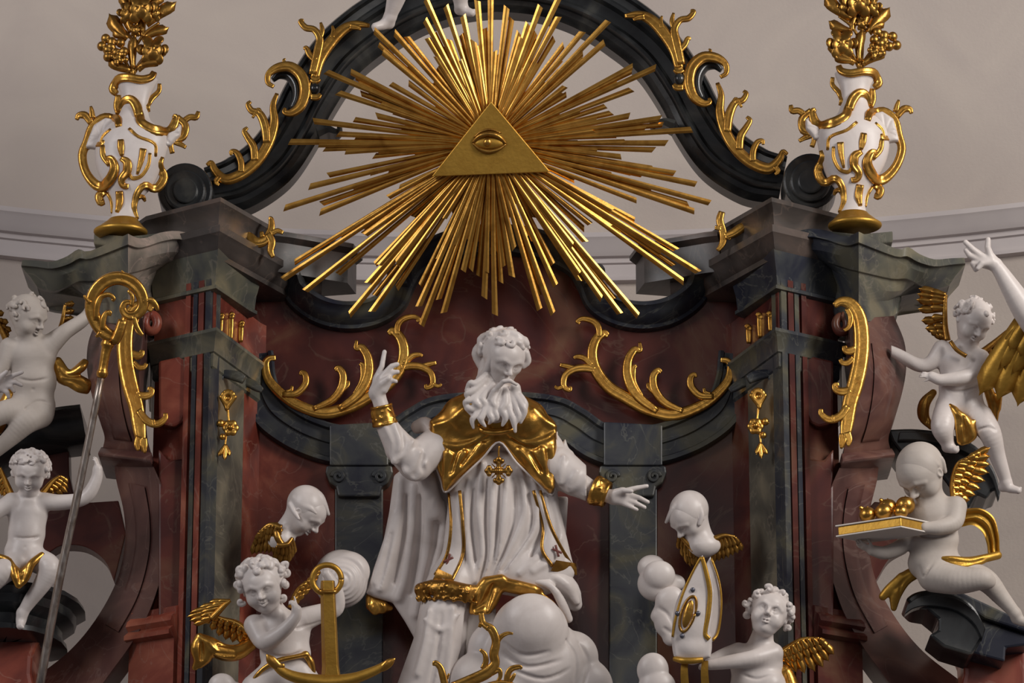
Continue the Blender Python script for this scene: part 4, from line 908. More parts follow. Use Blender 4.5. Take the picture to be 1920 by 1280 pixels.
drape('drapery', fr, T, [[(104, 680, -16, 10), (118, 708, -10, 13), (142, 712, -6, 12), (160, 722, -8, 13)], [(110, 675, -18, 6), (130, 700, -6, 7), (158, 678, -8, 6)], [(130, 705, -4, 5), (152, 690, 0, 8), (162, 680, -4, 4)], [(118, 712, -4, 5), (145, 728, -2, 7), (162, 734, -6, 5)]],
      [[(112, 690, 2), (128, 704, 2.5), (156, 702, 2)], [(120, 712, 2), (140, 716, 2), (160, 728, 2)]])
drape('drapery', fr, T, [[(20, 742, 4, 14), (8, 770, 8, 16), (-6, 800, 8, 15)]], [[(15, 748, 2), (4, 790, 3)]])
# --- the left angel's hand at the picture's edge
fr = Frame(0, 720, .75); S = Sculpt(-90, 60, 680, 790, -40, 50, 1.2)
S.chain([(-80, 770, -10, 22), (-30, 742, 0, 16), (-12, 730, 4, 13)], 6)
for b, c, e in (((12, 710), (26, 703), (41, 698)), ((14, 717), (28, 716), (40, 722)), ((11, 724), (20, 724), (26, 733)), ((6, 730), (13, 735), (16, 744))): S.chain([(-10, 726, 4, 11), (*b, 8, 6), (*c, 11, 4.6), (*e, 9, 3.6)], 3)
S.chain([(-8, 718, 10, 9), (4, 704, 18, 5.5), (12, 697, 20, 4)], 4)
T = thing('angel_statue', 'white hand of a large angel reaching in at the left edge', 'statue', fr.o); S.build('body', fr, 'white', T)
# --- crosier-bearing putto
fr, T = putto('white curly-haired putto with gold loincloth holding the long crosier', (50, 1010), .62, (-40, 215, 835, 1195, -70, 90),
    ((56, 886, 18), 33, -6, 22, 3),
    [(52, 962, 0, 38, 40, 28), (50, 1000, 3, 35, 34, 29), (44, 1034, 6, 36, 30, 31)],
    [[(55, 915, 6, 15), (54, 935, 2, 22)], [(84, 940, 6, 17), (110, 942, 12, 15), (146, 938, 20, 13.5), (166, 926, 24, 13), (180, 898, 26, 11), (182, 880, 26, 9.5)], [(22, 940, 6, 17), (0, 955, 12, 15), (-28, 975, 16, 14)],
     [(70, 1050, 18, 24), (92, 1064, 42, 22), (80, 1092, 42, 17), (56, 1126, 34, 13), (42, 1148, 30, 10)], [(28, 1058, 22, 25), (4, 1072, 46, 23), (-22, 1100, 40, 17)]],
    hands=[((182, 882, 26), (-.1, -1, 0.1), (.9, 0, .5), 30, dict(side=-1, curl=(.35, .4, .45, .5, .3)))], feet=[((42, 1148, 30), (40, 1160, 24), (38, 1172, 42), 9.5)],
    hair=dict(seed=5, vol=.26, curls=70, cr_=.16, low=-.5), folds=[[(22, 1006, 1.5), (48, 1009, 1.8), (82, 1005, 1.5)], [(40, 930, 1), (54, 934, 1.2), (70, 930, 1)]], navel=(47, 1025))
drape('loincloth', fr, T, [[(-4, 1042, 42, 6), (18, 1052, 50, 7), (28, 1078, 60, 8), (34, 1094, 60, 7)], [(78, 1040, 44, 6), (58, 1058, 54, 8), (48, 1082, 58, 8), (36, 1096, 58, 6)], [(26, 1066, 48, 9), (38, 1080, 52, 12), (52, 1066, 48, 9)]], [[(34, 1066, 2), (38, 1090, 2)], [(48, 1064, 2), (42, 1086, 2)]])
wing(fr, T, [(80, 925, -16), (96, 905, -20), (112, 892, -22)], [(84, 924, -22), (124, 926, -26), (128, 905, -26)], 6, 'gold', 12, rows=((1., 0), (.6, 4)))
wing(fr, T, [(22, 930, -16), (10, 900, -20), (0, 876, -22)], [(14, 935, -22), (0, 925, -26), (-14, 890, -26)], 6, 'gold', 13, rows=((1., 0), (.6, 4)))
# --- anchor putto
curls = [curlc(452, 1068, 40, 9, 2.), curlc(446, 1095, 30, 8, 1.), curlc(520, 1062, 34, 9, 3., -1), curlc(474, 1058, 52, 8, 0), curlc(534, 1098, 24, 9, 4.), curlc(452, 1128, 24, 8, .5), curlc(530, 1120, 18, 8, 2., -1), curlc(498, 1052, 45, 8, 1.2), curlc(536, 1076, 20, 8, 5.), [(524, 1070, 28, 6), (530, 1058, 28, 5), (538, 1056, 28, 4), (538, 1064, 28, 3)]]
fr, T = putto('white smiling curly putto standing behind the golden anchor', (530, 1190), .72, (435, 665, 1040, 1300, -70, 100),
    ((492, 1098, 24), 41, -12, 14, -14),
    [(530, 1185, 0, 52, 42, 34), (535, 1225, 2, 48, 40, 36), (530, 1270, 4, 46, 40, 36)],
    [[(505, 1128, 6, 18), (520, 1160, 0, 26)], [(478, 1172, 10, 21), (492, 1200, 30, 17), (508, 1198, 42, 16), (536, 1178, 50, 13), (554, 1156, 52, 10.5), (556, 1144, 52, 10)], [(572, 1160, 4, 22), (600, 1150, 2, 18), (630, 1140, 0, 15), (632, 1110, 6, 12), (618, 1085, 14, 9.5), (612, 1076, 16, 8.5)],
     [(515, 1268, 14, 34), (480, 1290, 26, 28)], [(560, 1262, 14, 30), (580, 1290, 20, 28)]],
    hands=[((612, 1078, 16), (-.1, -1, .3), (0, .2, 1), 26, dict(side=1, curl=(.9, .9, .9, .9, .6), thumb=1.)), ((556, 1150, 52), (-.25, -1, .1), (.8, -.1, .6), 36, dict(side=-1, curl=(.1, 1., 1., 1., .7)))],
    hair=dict(seed=9, vol=.18, curls=60, cr_=.13, tube=.135, extra=curls), folds=[[(492, 1222, 1.5), (535, 1230, 2), (575, 1218, 1.5)], [(555, 1178, 1.5), (580, 1172, 1.8), (600, 1166, 1.5)]], smile=.06)
wing(fr, T, [(466, 1186, -18), (444, 1168, -20), (418, 1160, -20), (396, 1152, -20)], [(464, 1206, -24), (436, 1204, -26), (410, 1192, -26), (384, 1168, -26)], 7, 'gold', 15)
wing(fr, T, [(396, 1160, -16), (420, 1135, -18), (432, 1125, -18)], [(362, 1170, -22), (350, 1152, -24), (392, 1128, -22)], 6, 'gold', 12, rows=((1., 0), (.6, 4)))
wing(fr, T, [(545, 1140, -26), (560, 1105, -30), (585, 1085, -30)], [(560, 1120, -34), (590, 1095, -36), (600, 1066, -36)], 7, 'gold', 14)
drape('drapery', fr, T, [[(470, 1208, -14, 12), (446, 1222, -6, 15), (420, 1222, 0, 16), (392, 1208, 2, 16), (376, 1198, 0, 12)], [(374, 1194, 6, 7), (368, 1214, 8, 11), (372, 1236, 6, 9), (366, 1250, 4, 6)], [(392, 1214, 6, 12), (388, 1232, 6, 10), (376, 1246, 6, 6)], [(374, 1192, 10, 4), (392, 1206, 16, 5), (410, 1226, 16, 5), (440, 1232, 8, 4)]],
      [[(386, 1200, 2.5), (404, 1222, 2.5), (440, 1226, 2)], [(378, 1205, 2), (378, 1235, 2.5)], [(410, 1208, 2), (440, 1212, 2)]])
drape('sash', fr, T, [[(470, 1282, 40, 4), (490, 1256, 46, 4.5), (520, 1238, 46, 5), (555, 1230, 42, 4.5), (574, 1226, 36, 5)], [(572, 1226, 34, 6), (582, 1240, 32, 7), (586, 1258, 28, 6)]], [[(574, 1232, 1.6), (582, 1254, 1.8)]])
tag_ = cloud('carved_cloud', 'small white cloud puff at the anchor putto, near the bottom edge', (415, 1285), .7, [(416, 1285, 0, 26, .9), (440, 1300, -4, 22)])
# --- mitre-bearing putto
curls = [curlc(1398, 1130, 20, 8, 0), curlc(1486, 1158, 10, 7, 2.), curlc(1478, 1178, 8, 7, 3.), curlc(1420, 1112, 30, 8, 1.), curlc(1442, 1104, 34, 8, 4.), curlc(1400, 1152, 16, 6, 1.), curlc(1468, 1112, 20, 8, 2.)]
fr, T = putto('white putto with upturned face holding up the mitre', (1430, 1220), .72, (1300, 1490, 1085, 1300, -70, 90),
    ((1442, 1150, 16), 38, -4, -14, 17),
    [(1418, 1245, 0, 50, 40, 34), (1415, 1285, 2, 46, 40, 36)],
    [[(1432, 1180, 4, 18), (1425, 1215, 0, 26)], [(1450, 1224, 10, 19), (1412, 1234, 34, 16), (1360, 1242, 44, 12.5), (1332, 1246, 46, 10)], [(1385, 1222, -4, 18), (1360, 1230, -10, 16), (1335, 1240, -4, 13)], [(1440, 1285, 10, 34), (1450, 1310, 10, 30)]],
    hands=[((1333, 1246, 46), (-1, .1, .1), (.1, -.9, .6), 30, dict(side=-1, curl=(.7, .75, .8, .8, .4), thumb=.7))],
    hair=dict(seed=12, vol=.16, curls=44, cr_=.11, tube=.13, extra=curls), folds=[[(1385, 1262, 1.5), (1420, 1272, 2), (1450, 1262, 1.5)]])
wing(fr, T, [(1462, 1226, -16), (1480, 1212, -18), (1505, 1198, -18), (1536, 1196, -18)], [(1474, 1240, -24), (1498, 1262, -26), (1540, 1254, -26), (1564, 1226, -24)], 8, 'gold', 17)
drape('drapery', fr, T, [[(1458, 1250, -14, 9), (1474, 1262, -10, 13), (1484, 1290, -8, 16)], [(1462, 1260, -6, 6), (1466, 1296, -4, 10)]], [[(1470, 1258, 2), (1474, 1290, 2.5)]])
# --- mitre
def mitre():
    fr = Frame(1300, 1230, .86); T = thing('mitre', 'white bishop mitre with gold borders, oval medallion and dark jewels', 'mitre', fr.o)
    front = [(1317, 1040), (1300, 1068), (1280, 1112), (1266, 1160), (1259, 1196), (1264, 1232), (1298, 1240), (1332, 1232), (1334, 1198), (1327, 1188), (1335, 1150), (1338, 1108), (1330, 1070)]
    back = [(1332, 1042), (1344, 1076), (1351, 1110), (1352, 1152), (1346, 1190), (1334, 1205), (1325, 1190), (1322, 1060)]
    S = Sculpt(1245, 1365, 1030, 1250, -45, 60, 1.6); S.poly(front, -4, 18, 6, 4); S.ell((1298, 1170, -8), (36, 75, 34), None, 12); S.ell((1298, 1215, -10), (34, 26, 36), None, 10)
    SF = S; S.build('shell', fr, 'white', T)
    S = Sculpt(1300, 1365, 1030, 1215, -50, 20, 1.6); S.poly(back, -34, -24, 4, 3); S.build('back_shell', fr, 'white', T)
    on = lambda pts, l=1.: [(q[0], q[1], q[3], q[2]) for q in SF.on(pts, l, 3)]
    stroke('gold_border', fr, on([(1316, 1044, 4), (1324, 1072, 4.5), (1331, 1110, 4.5), (1328, 1150, 4.5), (1322, 1186, 4.5), (1330, 1198, 4.5)]), 'gold_matte', T, n=2); stroke('gold_border', fr, on([(1314, 1044, 2), (1296, 1078, 2.2), (1280, 1114, 2.4), (1266, 1162, 2.4), (1261, 1194, 2.2)], 2), 'gold_matte', T, n=2, groove=0)
    stroke('gold_border', fr, [(1334, 1046, 2, -22), (1346, 1080, 2, -22), (1352, 1112, 2, -22), (1352, 1150, 2, -22), (1346, 1186, 2.4, -22), (1336, 1200, 3, -16)], 'gold_matte', T, n=4, groove=0)
    stroke('gold_border', fr, [(1264, 1234, 5, 12), (1280, 1238, 6, 24), (1300, 1238, 6, 26), (1318, 1236, 5, 22)], 'gold_matte', T, groove=0)
    md = stroke('medallion', fr, on([(1290 + 13 * math.cos(t) - 9 * math.sin(t), 1151 + 33 * math.sin(t), 2.6) for t in np.linspace(0, 6.283, 18)], 1), 'gold_bronze', T, n=1, groove=0)
    w = SF.front(1290, 1151) or 20
    S = Sculpt(1265, 1315, 1110, 1190, w - 20, w + 20, 1.3); S.ell((1290, 1151, w), (9, 27, 5), hframe(0, 0, 15).T, 2); S.build('medallion_boss', fr, 'gold', md)
    for x, y in ((1299, 1106), (1309, 1150), (1279, 1192), (1270, 1150)):
        ball('jewel', fr, (x, y, (SF.front(x, y) or 15) + 1), 4.5, 'jewel', T, (1, 1.1, .8), 8)
    for x in (1284, 1322): ribbon('lappet', [(x - 6, 1238, 4), (x - 8, 1262, 8), (x - 6, 1300, 4)], [(x + 6, 1238, 6), (x + 6, 1262, 10), (x + 10, 1300, 6)], 4, 'gold_matte', T, fr=fr, cols=4)
mitre()
# --- cherub busts
fr, T = putto('white cherub bust in profile bending right with gold wing collar', (545, 980), .5, (490, 640, 895, 1070, -70, 70),
    ((572, 957, 0), 38, 70, 48, 0), [(526, 1012, 2, 27, 22, 22)], [[(555, 966, -4, 20), (538, 985, -4, 17), (522, 1012, 0, 20)]],
    hair=dict(seed=21, vol=.08, curls=0, extra=[[(580, 924, 8, 10), (596, 930, 12, 10), (606, 946, 12, 8), (616, 964, 10, 3)], [(552, 934, 20, 6), (566, 946, 30, 6), (580, 952, 34, 5), (592, 962, 32, 3)], [(545, 945, 20, 6), (552, 960, 30, 5), (560, 972, 34, 3)]]), name='cherub_bust')
wing(fr, T, [(528, 990, 18), (506, 984, 14), (486, 998, 10)], [(520, 1040, 14), (496, 1038, 8), (472, 1040, 2)], 7, 'gold_bronze', 13, rows=((1., 0), (.6, 5), (.35, 8)))
wing(fr, T, [(520, 1022, 20), (538, 1020, 20), (548, 1008, 14)], [(516, 1050, 12), (538, 1058, 8), (552, 1040, 4)], 6, 'gold_bronze', 12, rows=((1., 0), (.6, 5)))
drape('collar', fr, T, [[(518, 984, 12, 6), (520, 1005, 22, 7), (532, 1022, 22, 6), (546, 1012, 14, 5)]], (), 'gold_bronze')
fr, T = putto('white cherub bust bowing left above the mitre with gold wings', (1310, 1000), .5, (1235, 1365, 910, 1075, -70, 70),
    ((1294, 967, 0), 38, -58, 46, 0), [(1320, 1022, 2, 32, 21, 22)], [[(1308, 985, -4, 20), (1314, 1000, -2, 20), (1318, 1020, 0, 24)]],
    hair=dict(seed=25, vol=.08, curls=0, extra=[[(1284, 940, 12, 10), (1268, 950, 18, 9), (1257, 966, 16, 6), (1249, 979, 12, 3)], [(1312, 948, 24, 6), (1316, 966, 28, 5), (1312, 982, 28, 4)]]), name='cherub_bust')
wing(fr, T, [(1336, 1012, 4), (1356, 1004, 2), (1378, 1006, 0)], [(1340, 1055, -2), (1366, 1046, -4), (1392, 1032, -6)], 7, 'gold_bronze', 13, rows=((1., 0), (.6, 5)))
wing(fr, T, [(1302, 1030, 6), (1288, 1018, 4), (1274, 1002, 2)], [(1306, 1058, 0), (1292, 1062, -2), (1272, 1030, -4)], 6, 'gold_bronze', 11, rows=((1., 0), (.6, 4)))
# --- clouds beside them
cloud('carved_cloud', 'white ringed cloud disc behind the anchor ring', (640, 1080), .34, [(640, 1085, -10, 52, 1.06), (650, 1072, -4, 44, .9), (640, 1088, 4, 46, 1.)], [[(640 + r * math.cos(t), 1088 + r * math.sin(t), 2.6) for t in np.linspace(0, 6.283, 14)] for r in (14, 24, 33, 41)], k=1.5)
cloud('carved_cloud', 'white round cloud puff left of the mitre', (1225, 1080), .4, [(1222, 1064, -4, 27, .9), (1232, 1094, 0, 37, .92), (1236, 1078, 14, 30, .92), (1265, 1092, -6, 20, .8, 8)], [], k=1.5)
cloud('carved_cloud', 'white crumpled cloud between round puff and mitre', (1255, 1150), .4, [(1256, 1130, 0, 28, 1.1), (1238, 1150, 0, 16), (1252, 1165, 0, 26, 1.2), (1228, 1156, 0, 8), (1258, 1195, 2, 16), (1262, 1120, 4, 20)], [[(1236, 1140, 1.5), (1250, 1150, 2), (1262, 1170, 1.5)], [(1246, 1178, 1.5), (1258, 1186, 1.5)]], k=6)
cloud('carved_cloud', 'white cloud ball in the bottom corner under the mitre', (1224, 1262), .5, [(1224, 1256, 0, 30, 1.1), (1232, 1290, 4, 36, 1.)], [], k=3)
# --- putto upper right
fr, T = putto('white putto with gold wings perched on the right dark cornice', (1805, 730), .42, (1670, 1925, 550, 935, -75, 90),
    ((1824, 602, 14), 35, 34, 20, 17),
    [(1800, 680, 0, 42, 40, 30), (1802, 725, 4, 42, 38, 34), (1800, 760, 6, 46, 30, 36)],
    [[(1820, 632, 4, 16), (1810, 658, 0, 24)], [(1766, 654, 2, 17), (1746, 680, 6, 14), (1722, 684, 6, 13), (1684, 664, 2, 11), (1664, 655, 0, 10)], [(1838, 672, 10, 18), (1826, 700, 30, 14), (1800, 708, 42, 13.5), (1766, 712, 48, 11), (1748, 706, 48, 9.5)],
     [(1776, 778, 22, 27), (1768, 800, 44, 22), (1774, 822, 40, 15), (1778, 832, 38, 12)], [(1836, 784, 20, 27), (1856, 812, 36, 21), (1868, 850, 26, 16), (1882, 890, 14, 12), (1886, 902, 12, 11)]],
    hands=[((1748, 706, 48), (-1, -.25, .1), (0, -.5, 1), 28, dict(side=1, curl=(.2, .5, .6, .6, .3), thumb=.9))], feet=[((1778, 834, 38), (1776, 838, 30), (1792, 842, 50), 9.5), ((1886, 904, 12), (1880, 912, 8), (1908, 918, 24), 9)],
    hair=dict(seed=31, vol=.05, curls=26, cr_=.13), folds=[[(1768, 728, 1.5), (1800, 734, 2), (1840, 720, 1.5)], [(1822, 812, 1.5), (1850, 800, 1.8), (1868, 806, 1.5)]], navel=(1809, 738))
wing(fr, T, [(1776, 638, -18), (1772, 610, -22), (1772, 570, -22), (1774, 552, -22)], [(1752, 622, -26), (1732, 612, -28), (1718, 566, -28), (1722, 540, -28)], 8, 'gold_bronze', 17, rows=((1., 0), (.55, 5)))
wing(fr, T, [(1842, 660, -16), (1866, 640, -20), (1888, 620, -20)], [(1850, 696, -24), (1872, 690, -26), (1896, 650, -26)], 6, 'gold_bronze', 14, rows=((1., 0), (.55, 5)))
drape('loincloth', fr, T, [[(1782, 760, 38, 5), (1796, 775, 46, 8), (1812, 790, 46, 10), (1822, 815, 42, 10)], [(1790, 768, 42, 6), (1800, 800, 46, 10), (1802, 825, 42, 9)], [(1826, 790, 44, 5), (1818, 820, 42, 8), (1806, 828, 42, 6)]], [[(1806, 780, 2), (1812, 826, 2.5)], [(1796, 782, 2), (1800, 820, 2)]])
drape('drapery', fr, T, [[(1750, 736, -10, 7), (1734, 756, -8, 11), (1732, 780, -8, 11), (1746, 800, -6, 6)]], [[(1742, 745, 2), (1738, 790, 2.5)]], 'gold_bronze')
drape('drapery', fr, T, [[(1830, 704, 10, 6), (1846, 716, -2, 8), (1858, 745, -10, 10), (1864, 770, -10, 9), (1866, 788, -10, 5)], [(1874, 736, -12, 6), (1870, 765, -10, 7)]], [[(1862, 742, 2), (1864, 780, 2)]])
stroke('chest_strap', fr, [(1782, 640, 4, 34), (1794, 656, 4, 40), (1812, 668, 4, 42)], 'gold_bronze', T, flat=.5, groove=0)
# --- large angel at the right edge: arm and wing
fr = Frame(1890, 540, .8); S = Sculpt(1795, 2010, 430, 680, -60, 60, 1.4)
S.chain([(1990, 660, -10, 34), (1935, 600, 0, 26), (1905, 556, 6, 21), (1880, 515, 8, 15), (1868, 498, 8, 13)], 6, n=3)
for b, c, e in (((1856, 478), (1852, 464), (1853, 449)), ((1838, 479), (1824, 467), (1811, 454)), ((1833, 485), (1819, 479), (1812, 469)), ((1835, 492), (1825, 494), (1830, 505))): S.chain([(1866, 496, 8, 13), (*b, 12, 8), (*c, 14, 6), (*e, 12, 5)], 2)
S.chain([(1858, 490, 14, 10), (1842, 494, 22, 6), (1834, 503, 24, 4.5)], 4)
T = thing('angel_statue', 'white outstretched arm of a large gold-winged angel at the right edge', 'statue', fr.o); S.build('body', fr, 'white', T)
wing(fr, T, [(1912, 600, -20), (1936, 622, -22), (1965, 650, -24)], [(1836, 742, -34), (1888, 756, -38), (1950, 775, -40)], 4, 'gold_matte', 46, rows=((1., 0), (.6, 6), (.36, 10)), r=(9, 6))
# --- putto reading in the corner with the book
fr, T = putto('dusty grey putto looking down at the book with golden apples', (1750, 1010), .80, (1595, 1945, 830, 1185, -80, 100),
    ((1727, 886, 14), 46, -38, 44, -4),
    [(1752, 965, 0, 50, 40, 34), (1750, 1010, 2, 48, 42, 36), (1752, 1055, 4, 50, 38, 38)],
    [[(1738, 915, 4, 20), (1748, 945, 0, 28)], [(1792, 950, 8, 21), (1788, 978, 30, 17), (1762, 988, 48, 14), (1734, 990, 54, 11)], [(1722, 985, -6, 20), (1695, 1020, 10, 15), (1662, 1036, 22, 13), (1636, 1032, 30, 10)],
     [(1752, 1078, 22, 32), (1795, 1086, 44, 27), (1838, 1084, 58, 20), (1852, 1088, 56, 14)], [(1800, 1070, 10, 26), (1846, 1086, 22, 22), (1876, 1118, 22, 16), (1902, 1148, 22, 11)]],
    hands=[((1736, 990, 54), (-1, 0, .2), (0, .3, 1), 34, dict(side=1, curl=(.15, .15, .2, .2, .2), thumb=.4)), ((1638, 1032, 30), (-1, -.42, .3), (-.1, .8, .6), 42, dict(side=-1, curl=(.3, .3, .35, .4, .2)))], feet=[((1902, 1148, 22), (1904, 1158, 18), (1922, 1166, 30), 9.5)],
    hair=dict(seed=41, vol=.07, curls=0, extra=[[(1690, 856, 30, 4), (1712, 850, 44, 5), (1738, 856, 48, 5), (1758, 872, 42, 4)], [(1740, 845, 30, 4), (1764, 860, 30, 5), (1772, 884, 22, 4)]]), folds=[[(1712, 1000, 1.8), (1750, 1008, 2), (1790, 1000, 1.5)], [(1722, 1062, 2), (1732, 1080, 2), (1752, 1050, 1.5)]], material='white_dusty')
wing(fr, T, [(1790, 945, -20), (1786, 905, -24), (1796, 870, -24), (1815, 858, -24)], [(1806, 946, -30), (1836, 920, -32), (1856, 880, -32), (1856, 838, -30)], 9, 'gold', 16)
ribbon('drapery', [(1802, 955, -14), (1836, 952, -16), (1862, 968, -18), (1872, 1000, -18), (1874, 1030, -14), (1878, 1042, -8)], [(1800, 988, -20), (1824, 984, -22), (1842, 998, -22), (1850, 1020, -20), (1852, 1036, -16), (1858, 1050, -10)], 5, 'gold_matte', T, fr=fr, cols=14, waves=(3.5, 2.2, 0, 1.5), n=6)
drape('drapery', fr, T, [[(1870, 1040, -4, 8), (1845, 1046, 14, 8), (1815, 1052, 26, 9), (1785, 1048, 36, 7), (1768, 1046, 38, 4)], [(1775, 1050, 34, 6), (1800, 1060, 34, 8), (1840, 1050, 18, 6)]], [[(1780, 1050, 2), (1820, 1054, 2), (1860, 1042, 2)]], 'gold_matte')
drape('drapery', fr, T, [[(1718, 1072, -16, 12), (1696, 1086, -14, 13), (1680, 1112, -12, 12), (1676, 1140, -12, 6)], [(1690, 1082, -10, 8), (1668, 1104, -8, 9), (1656, 1118, -8, 8)]], [[(1706, 1078, 2), (1680, 1104, 2.5)], [(1690, 1096, 2), (1680, 1138, 2)]], 'gold_matte')
# --- the book and golden apples
def book():
    fr = Frame(1688, 975, .98); T = thing('book', 'white book with gilt page edges carried flat by the reading putto', 'book', fr.o)
    n = np.array([1690., 988, 30]); a = np.array([-123., 19, -42]); b = np.array([58., 12, -56]); up = np.cross(b, a); up = up if up[1] < 0 else -up; up /= np.linalg.norm(up)
    ua = a / np.linalg.norm(a); ub = b / np.linalg.norm(b)
    def box(name, o, A, B, C, m, bev=.002):
        V = [o + i * A + j * B + k * C for k in (0, 1) for j in (0, 1) for i in (0, 1)]
        F = [[0, 1, 3, 2], [4, 6, 7, 5], [0, 4, 5, 1], [2, 3, 7, 6], [0, 2, 6, 4], [1, 5, 7, 3]]
        ob = link(name, fr.loc(np.array(V)), F, m, T, False); fixn(ob); bv = ob.modifiers.new('b', 'BEVEL'); bv.width = bev; bv.segments = 2
    box('cover', n, a, b, up * 3, 'paper'); box('page_block', n + ua * 3 + ub * 3 + up * 3, a - ua * 6, b - ub * 6, up * 17, 'gold_matte', .004); box('cover', n + up * 20, a, b, up * 3, 'paper')
    top = lambda u, v, h: n + a * u + b * v + up * (23 + h)
    for i, (u, v, r) in enumerate(((.60, .22, 14), (.36, .24, 15), (.13, .30, 12), (.52, .72, 16), (.26, .74, 16))):
        r *= 1.15; c = top(u, v, r - .6 + (16 if i > 2 else 0)); f2 = Frame(c[0], c[1], .98); o = thing('golden_apple', ['golden apple nearest the left end of the book', 'large golden apple at the middle front of the book', 'small golden apple by the putto chest on the book', 'golden apple at the left rear of the book', 'golden apple at the right rear of the book'][i], 'apple', fr.o + fr.loc(c[None])[0], 'golden apples on the book')
        S = Sculpt(c[0] - r - 5, c[0] + r + 5, c[1] - r - 8, c[1] + r + 5, c[2] - r - 5, c[2] + r + 5, 1.3); S.ell(c, (r, r * .95, r), None, 2); S.ball(c + up * (r + 1), r * .35, 4, True)
        V, Q = S.mesh(1); link('fruit', fr.loc(V) - fr.loc(c[None]), Q[:, ::-1], 'gold', o, True)
        p = c + up * r * .7; V = stroke('stalk', fr, [(p[0], p[1], 1.6, p[2]), (p[0] + up[0] * 6 + 1, p[1] + up[1] * 6, 1.2, p[2] + up[2] * 6)], 'gold_bronze', o, n=3, flat=1, groove=0); V.location = -fr.loc(c[None])[0]
        if i in (0, 3): e = feather(fr, p, p + np.array([-16., -4, 4]), 9, 2, 'gold', o, name='leaf'); e.location = -fr.loc(c[None])[0]
book()
# --- feet of the putto on top of the arch
fr, T = putto('white putto above the arch, only its bare legs and feet visible', (790, 20), .30, (685, 905, -130, 75, -60, 70), None,
    [(805, -100, 0, 55, 40, 30)], [[(770, -90, 10, 28), (752, -40, 30, 24), (742, 0, 24, 17), (732, 30, 18, 11.5)], [(835, -90, 10, 28), (858, -45, 34, 23), (862, -10, 26, 16), (864, 8, 22, 12)]],
    feet=[((732, 32, 18), (730, 44, 12), (704, 50, 30), 10), ((864, 10, 22), (862, 18, 14), (884, 24, 34), 10)])
# --- crosier
def crosier():
    fr = Frame(140, 980, .86, False); T = thing('crosier', 'tall bishop crosier with curled gold crook and dark silver shaft', 'crosier', fr.o)
    stroke('shaft', fr, [(191, 700, 6.5, 0), (150, 905, 7.5, 0), (110, 1095, 8, 0), (72, 1300, 8.5, 0)], 'silver', T, n=4, flat=1, groove=0, seg=14)
    kn = np.array([(203, 636, 10), (201, 646, 13), (200, 652, 10), (197, 665, 9), (193, 690, 8.5), (192, 697, 11), (190, 704, 10), (189, 708, 7)], float)
    stroke('socket', fr, [(x, y, r, 0) for x, y, r in kn], 'gold', T, n=3, flat=1, groove=0, seg=16)
    stroke('crook', fr, [(203, 640, 9, 2), (214, 634, 11, 3), (197, 624, 13, 4), (182, 606, 13, 4), (172, 580, 13, 4), (176, 552, 13, 4), (194, 530, 13, 5), (218, 521, 13, 6), (243, 527, 13, 7), (262, 546, 12, 8), (268, 570, 11, 8), (258, 588, 10, 8), (240, 591, 8.5, 8), (230, 580, 7, 8), (234, 568, 6, 8), (244, 566, 5, 8)], 'gold', T, n=5, flat=.9, groove=.4, seg=14)
    for L in ([(180, 600, 5), (182, 572, 6), (190, 556, 5), (204, 552, 4.5), (213, 559, 4), (210, 564, 3)], [(192, 618, 5), (193, 600, 6), (198, 588, 5), (206, 585, 4), (205, 592, 3)], [(246, 575, 4), (248, 556, 4), (240, 544, 3)], [(268, 566, 5), (282, 562, 6), (292, 572, 5), (296, 582, 3)], [(250, 592, 5), (256, 612, 5), (264, 625, 4), (268, 628, 3)], [(228, 526, 4), (232, 514, 2.5), (228, 506, 1.2)], [(170, 568, 4), (160, 558, 3), (158, 553, 2)], [(188, 622, 4), (182, 630, 3), (180, 628, 2)], [(230, 600, 9), (222, 625, 10), (214, 642, 9)]):
        stroke('leaf', fr, [(*q, 10) for q in L], 'gold', T, n=4, flat=.9)
crosier()
# --- anchor
def anchor():
    fr = Frame(612, 1180, .98); T = thing('anchor', 'large gold anchor with ring and curved flukes held by the smiling putto', 'anchor', fr.o)
    V = []; F = []
    for (y, x0, x1, x2, hw) in ((1088, 601, 606, 625, 7), (1106, 600, 606, 626, 8), (1250, 603, 611, 633, 9), (1292, 600, 608, 640, 9)):
        V += [(x0, y, -hw * 1.2), (x1, y, hw), (x2, y, hw), (x2 + 3, y, -hw)]
    for i in range(3):
        for j in range(4): F.append([i * 4 + j, i * 4 + (j + 1) % 4, i * 4 + 4 + (j + 1) % 4, i * 4 + 4 + j])
    F += [[0, 1, 2, 3], [12, 13, 14, 15]]
    o = link('shank', fr.loc(np.array(V)), F, 'gold_matte', T, False); fixn(o); b = o.modifiers.new('b', 'BEVEL'); b.width = .004; b.segments = 2
    stroke('ring', fr, [(613 + 27 * math.cos(t), 1086 + 27 * math.sin(t), 5.5, 0) for t in np.linspace(0, 6.2832, 28)], 'gold_matte', T, n=2, flat=1, groove=0)
    stroke('arms', fr, [(506, 1230, 3, 6), (512, 1240, 6, 6), (530, 1258, 9, 6), (560, 1270, 11, 6), (610, 1278, 14, 6), (660, 1272, 11, 6), (700, 1258, 9, 6), (726, 1244, 7, 6)], 'gold_matte', T, n=5, flat=.8, groove=-.2, seg=12)
    for L in ([(500, 1225, .8), (508, 1236, 9), (522, 1248, 8), (534, 1246, 3)], [(741, 1234, .8), (730, 1242, 8), (716, 1252, 7), (706, 1250, 3)]): stroke('fluke', fr, [(*q, 10) for q in L], 'gold', T, n=4, flat=.45, groove=0)
    stroke('band', fr, [(599, 1107, 3, 6), (606, 1109, 3, 10), (626, 1109, 3, 10), (630, 1107, 3, 4)], 'gold', T, n=3, flat=1, groove=0)
anchor()
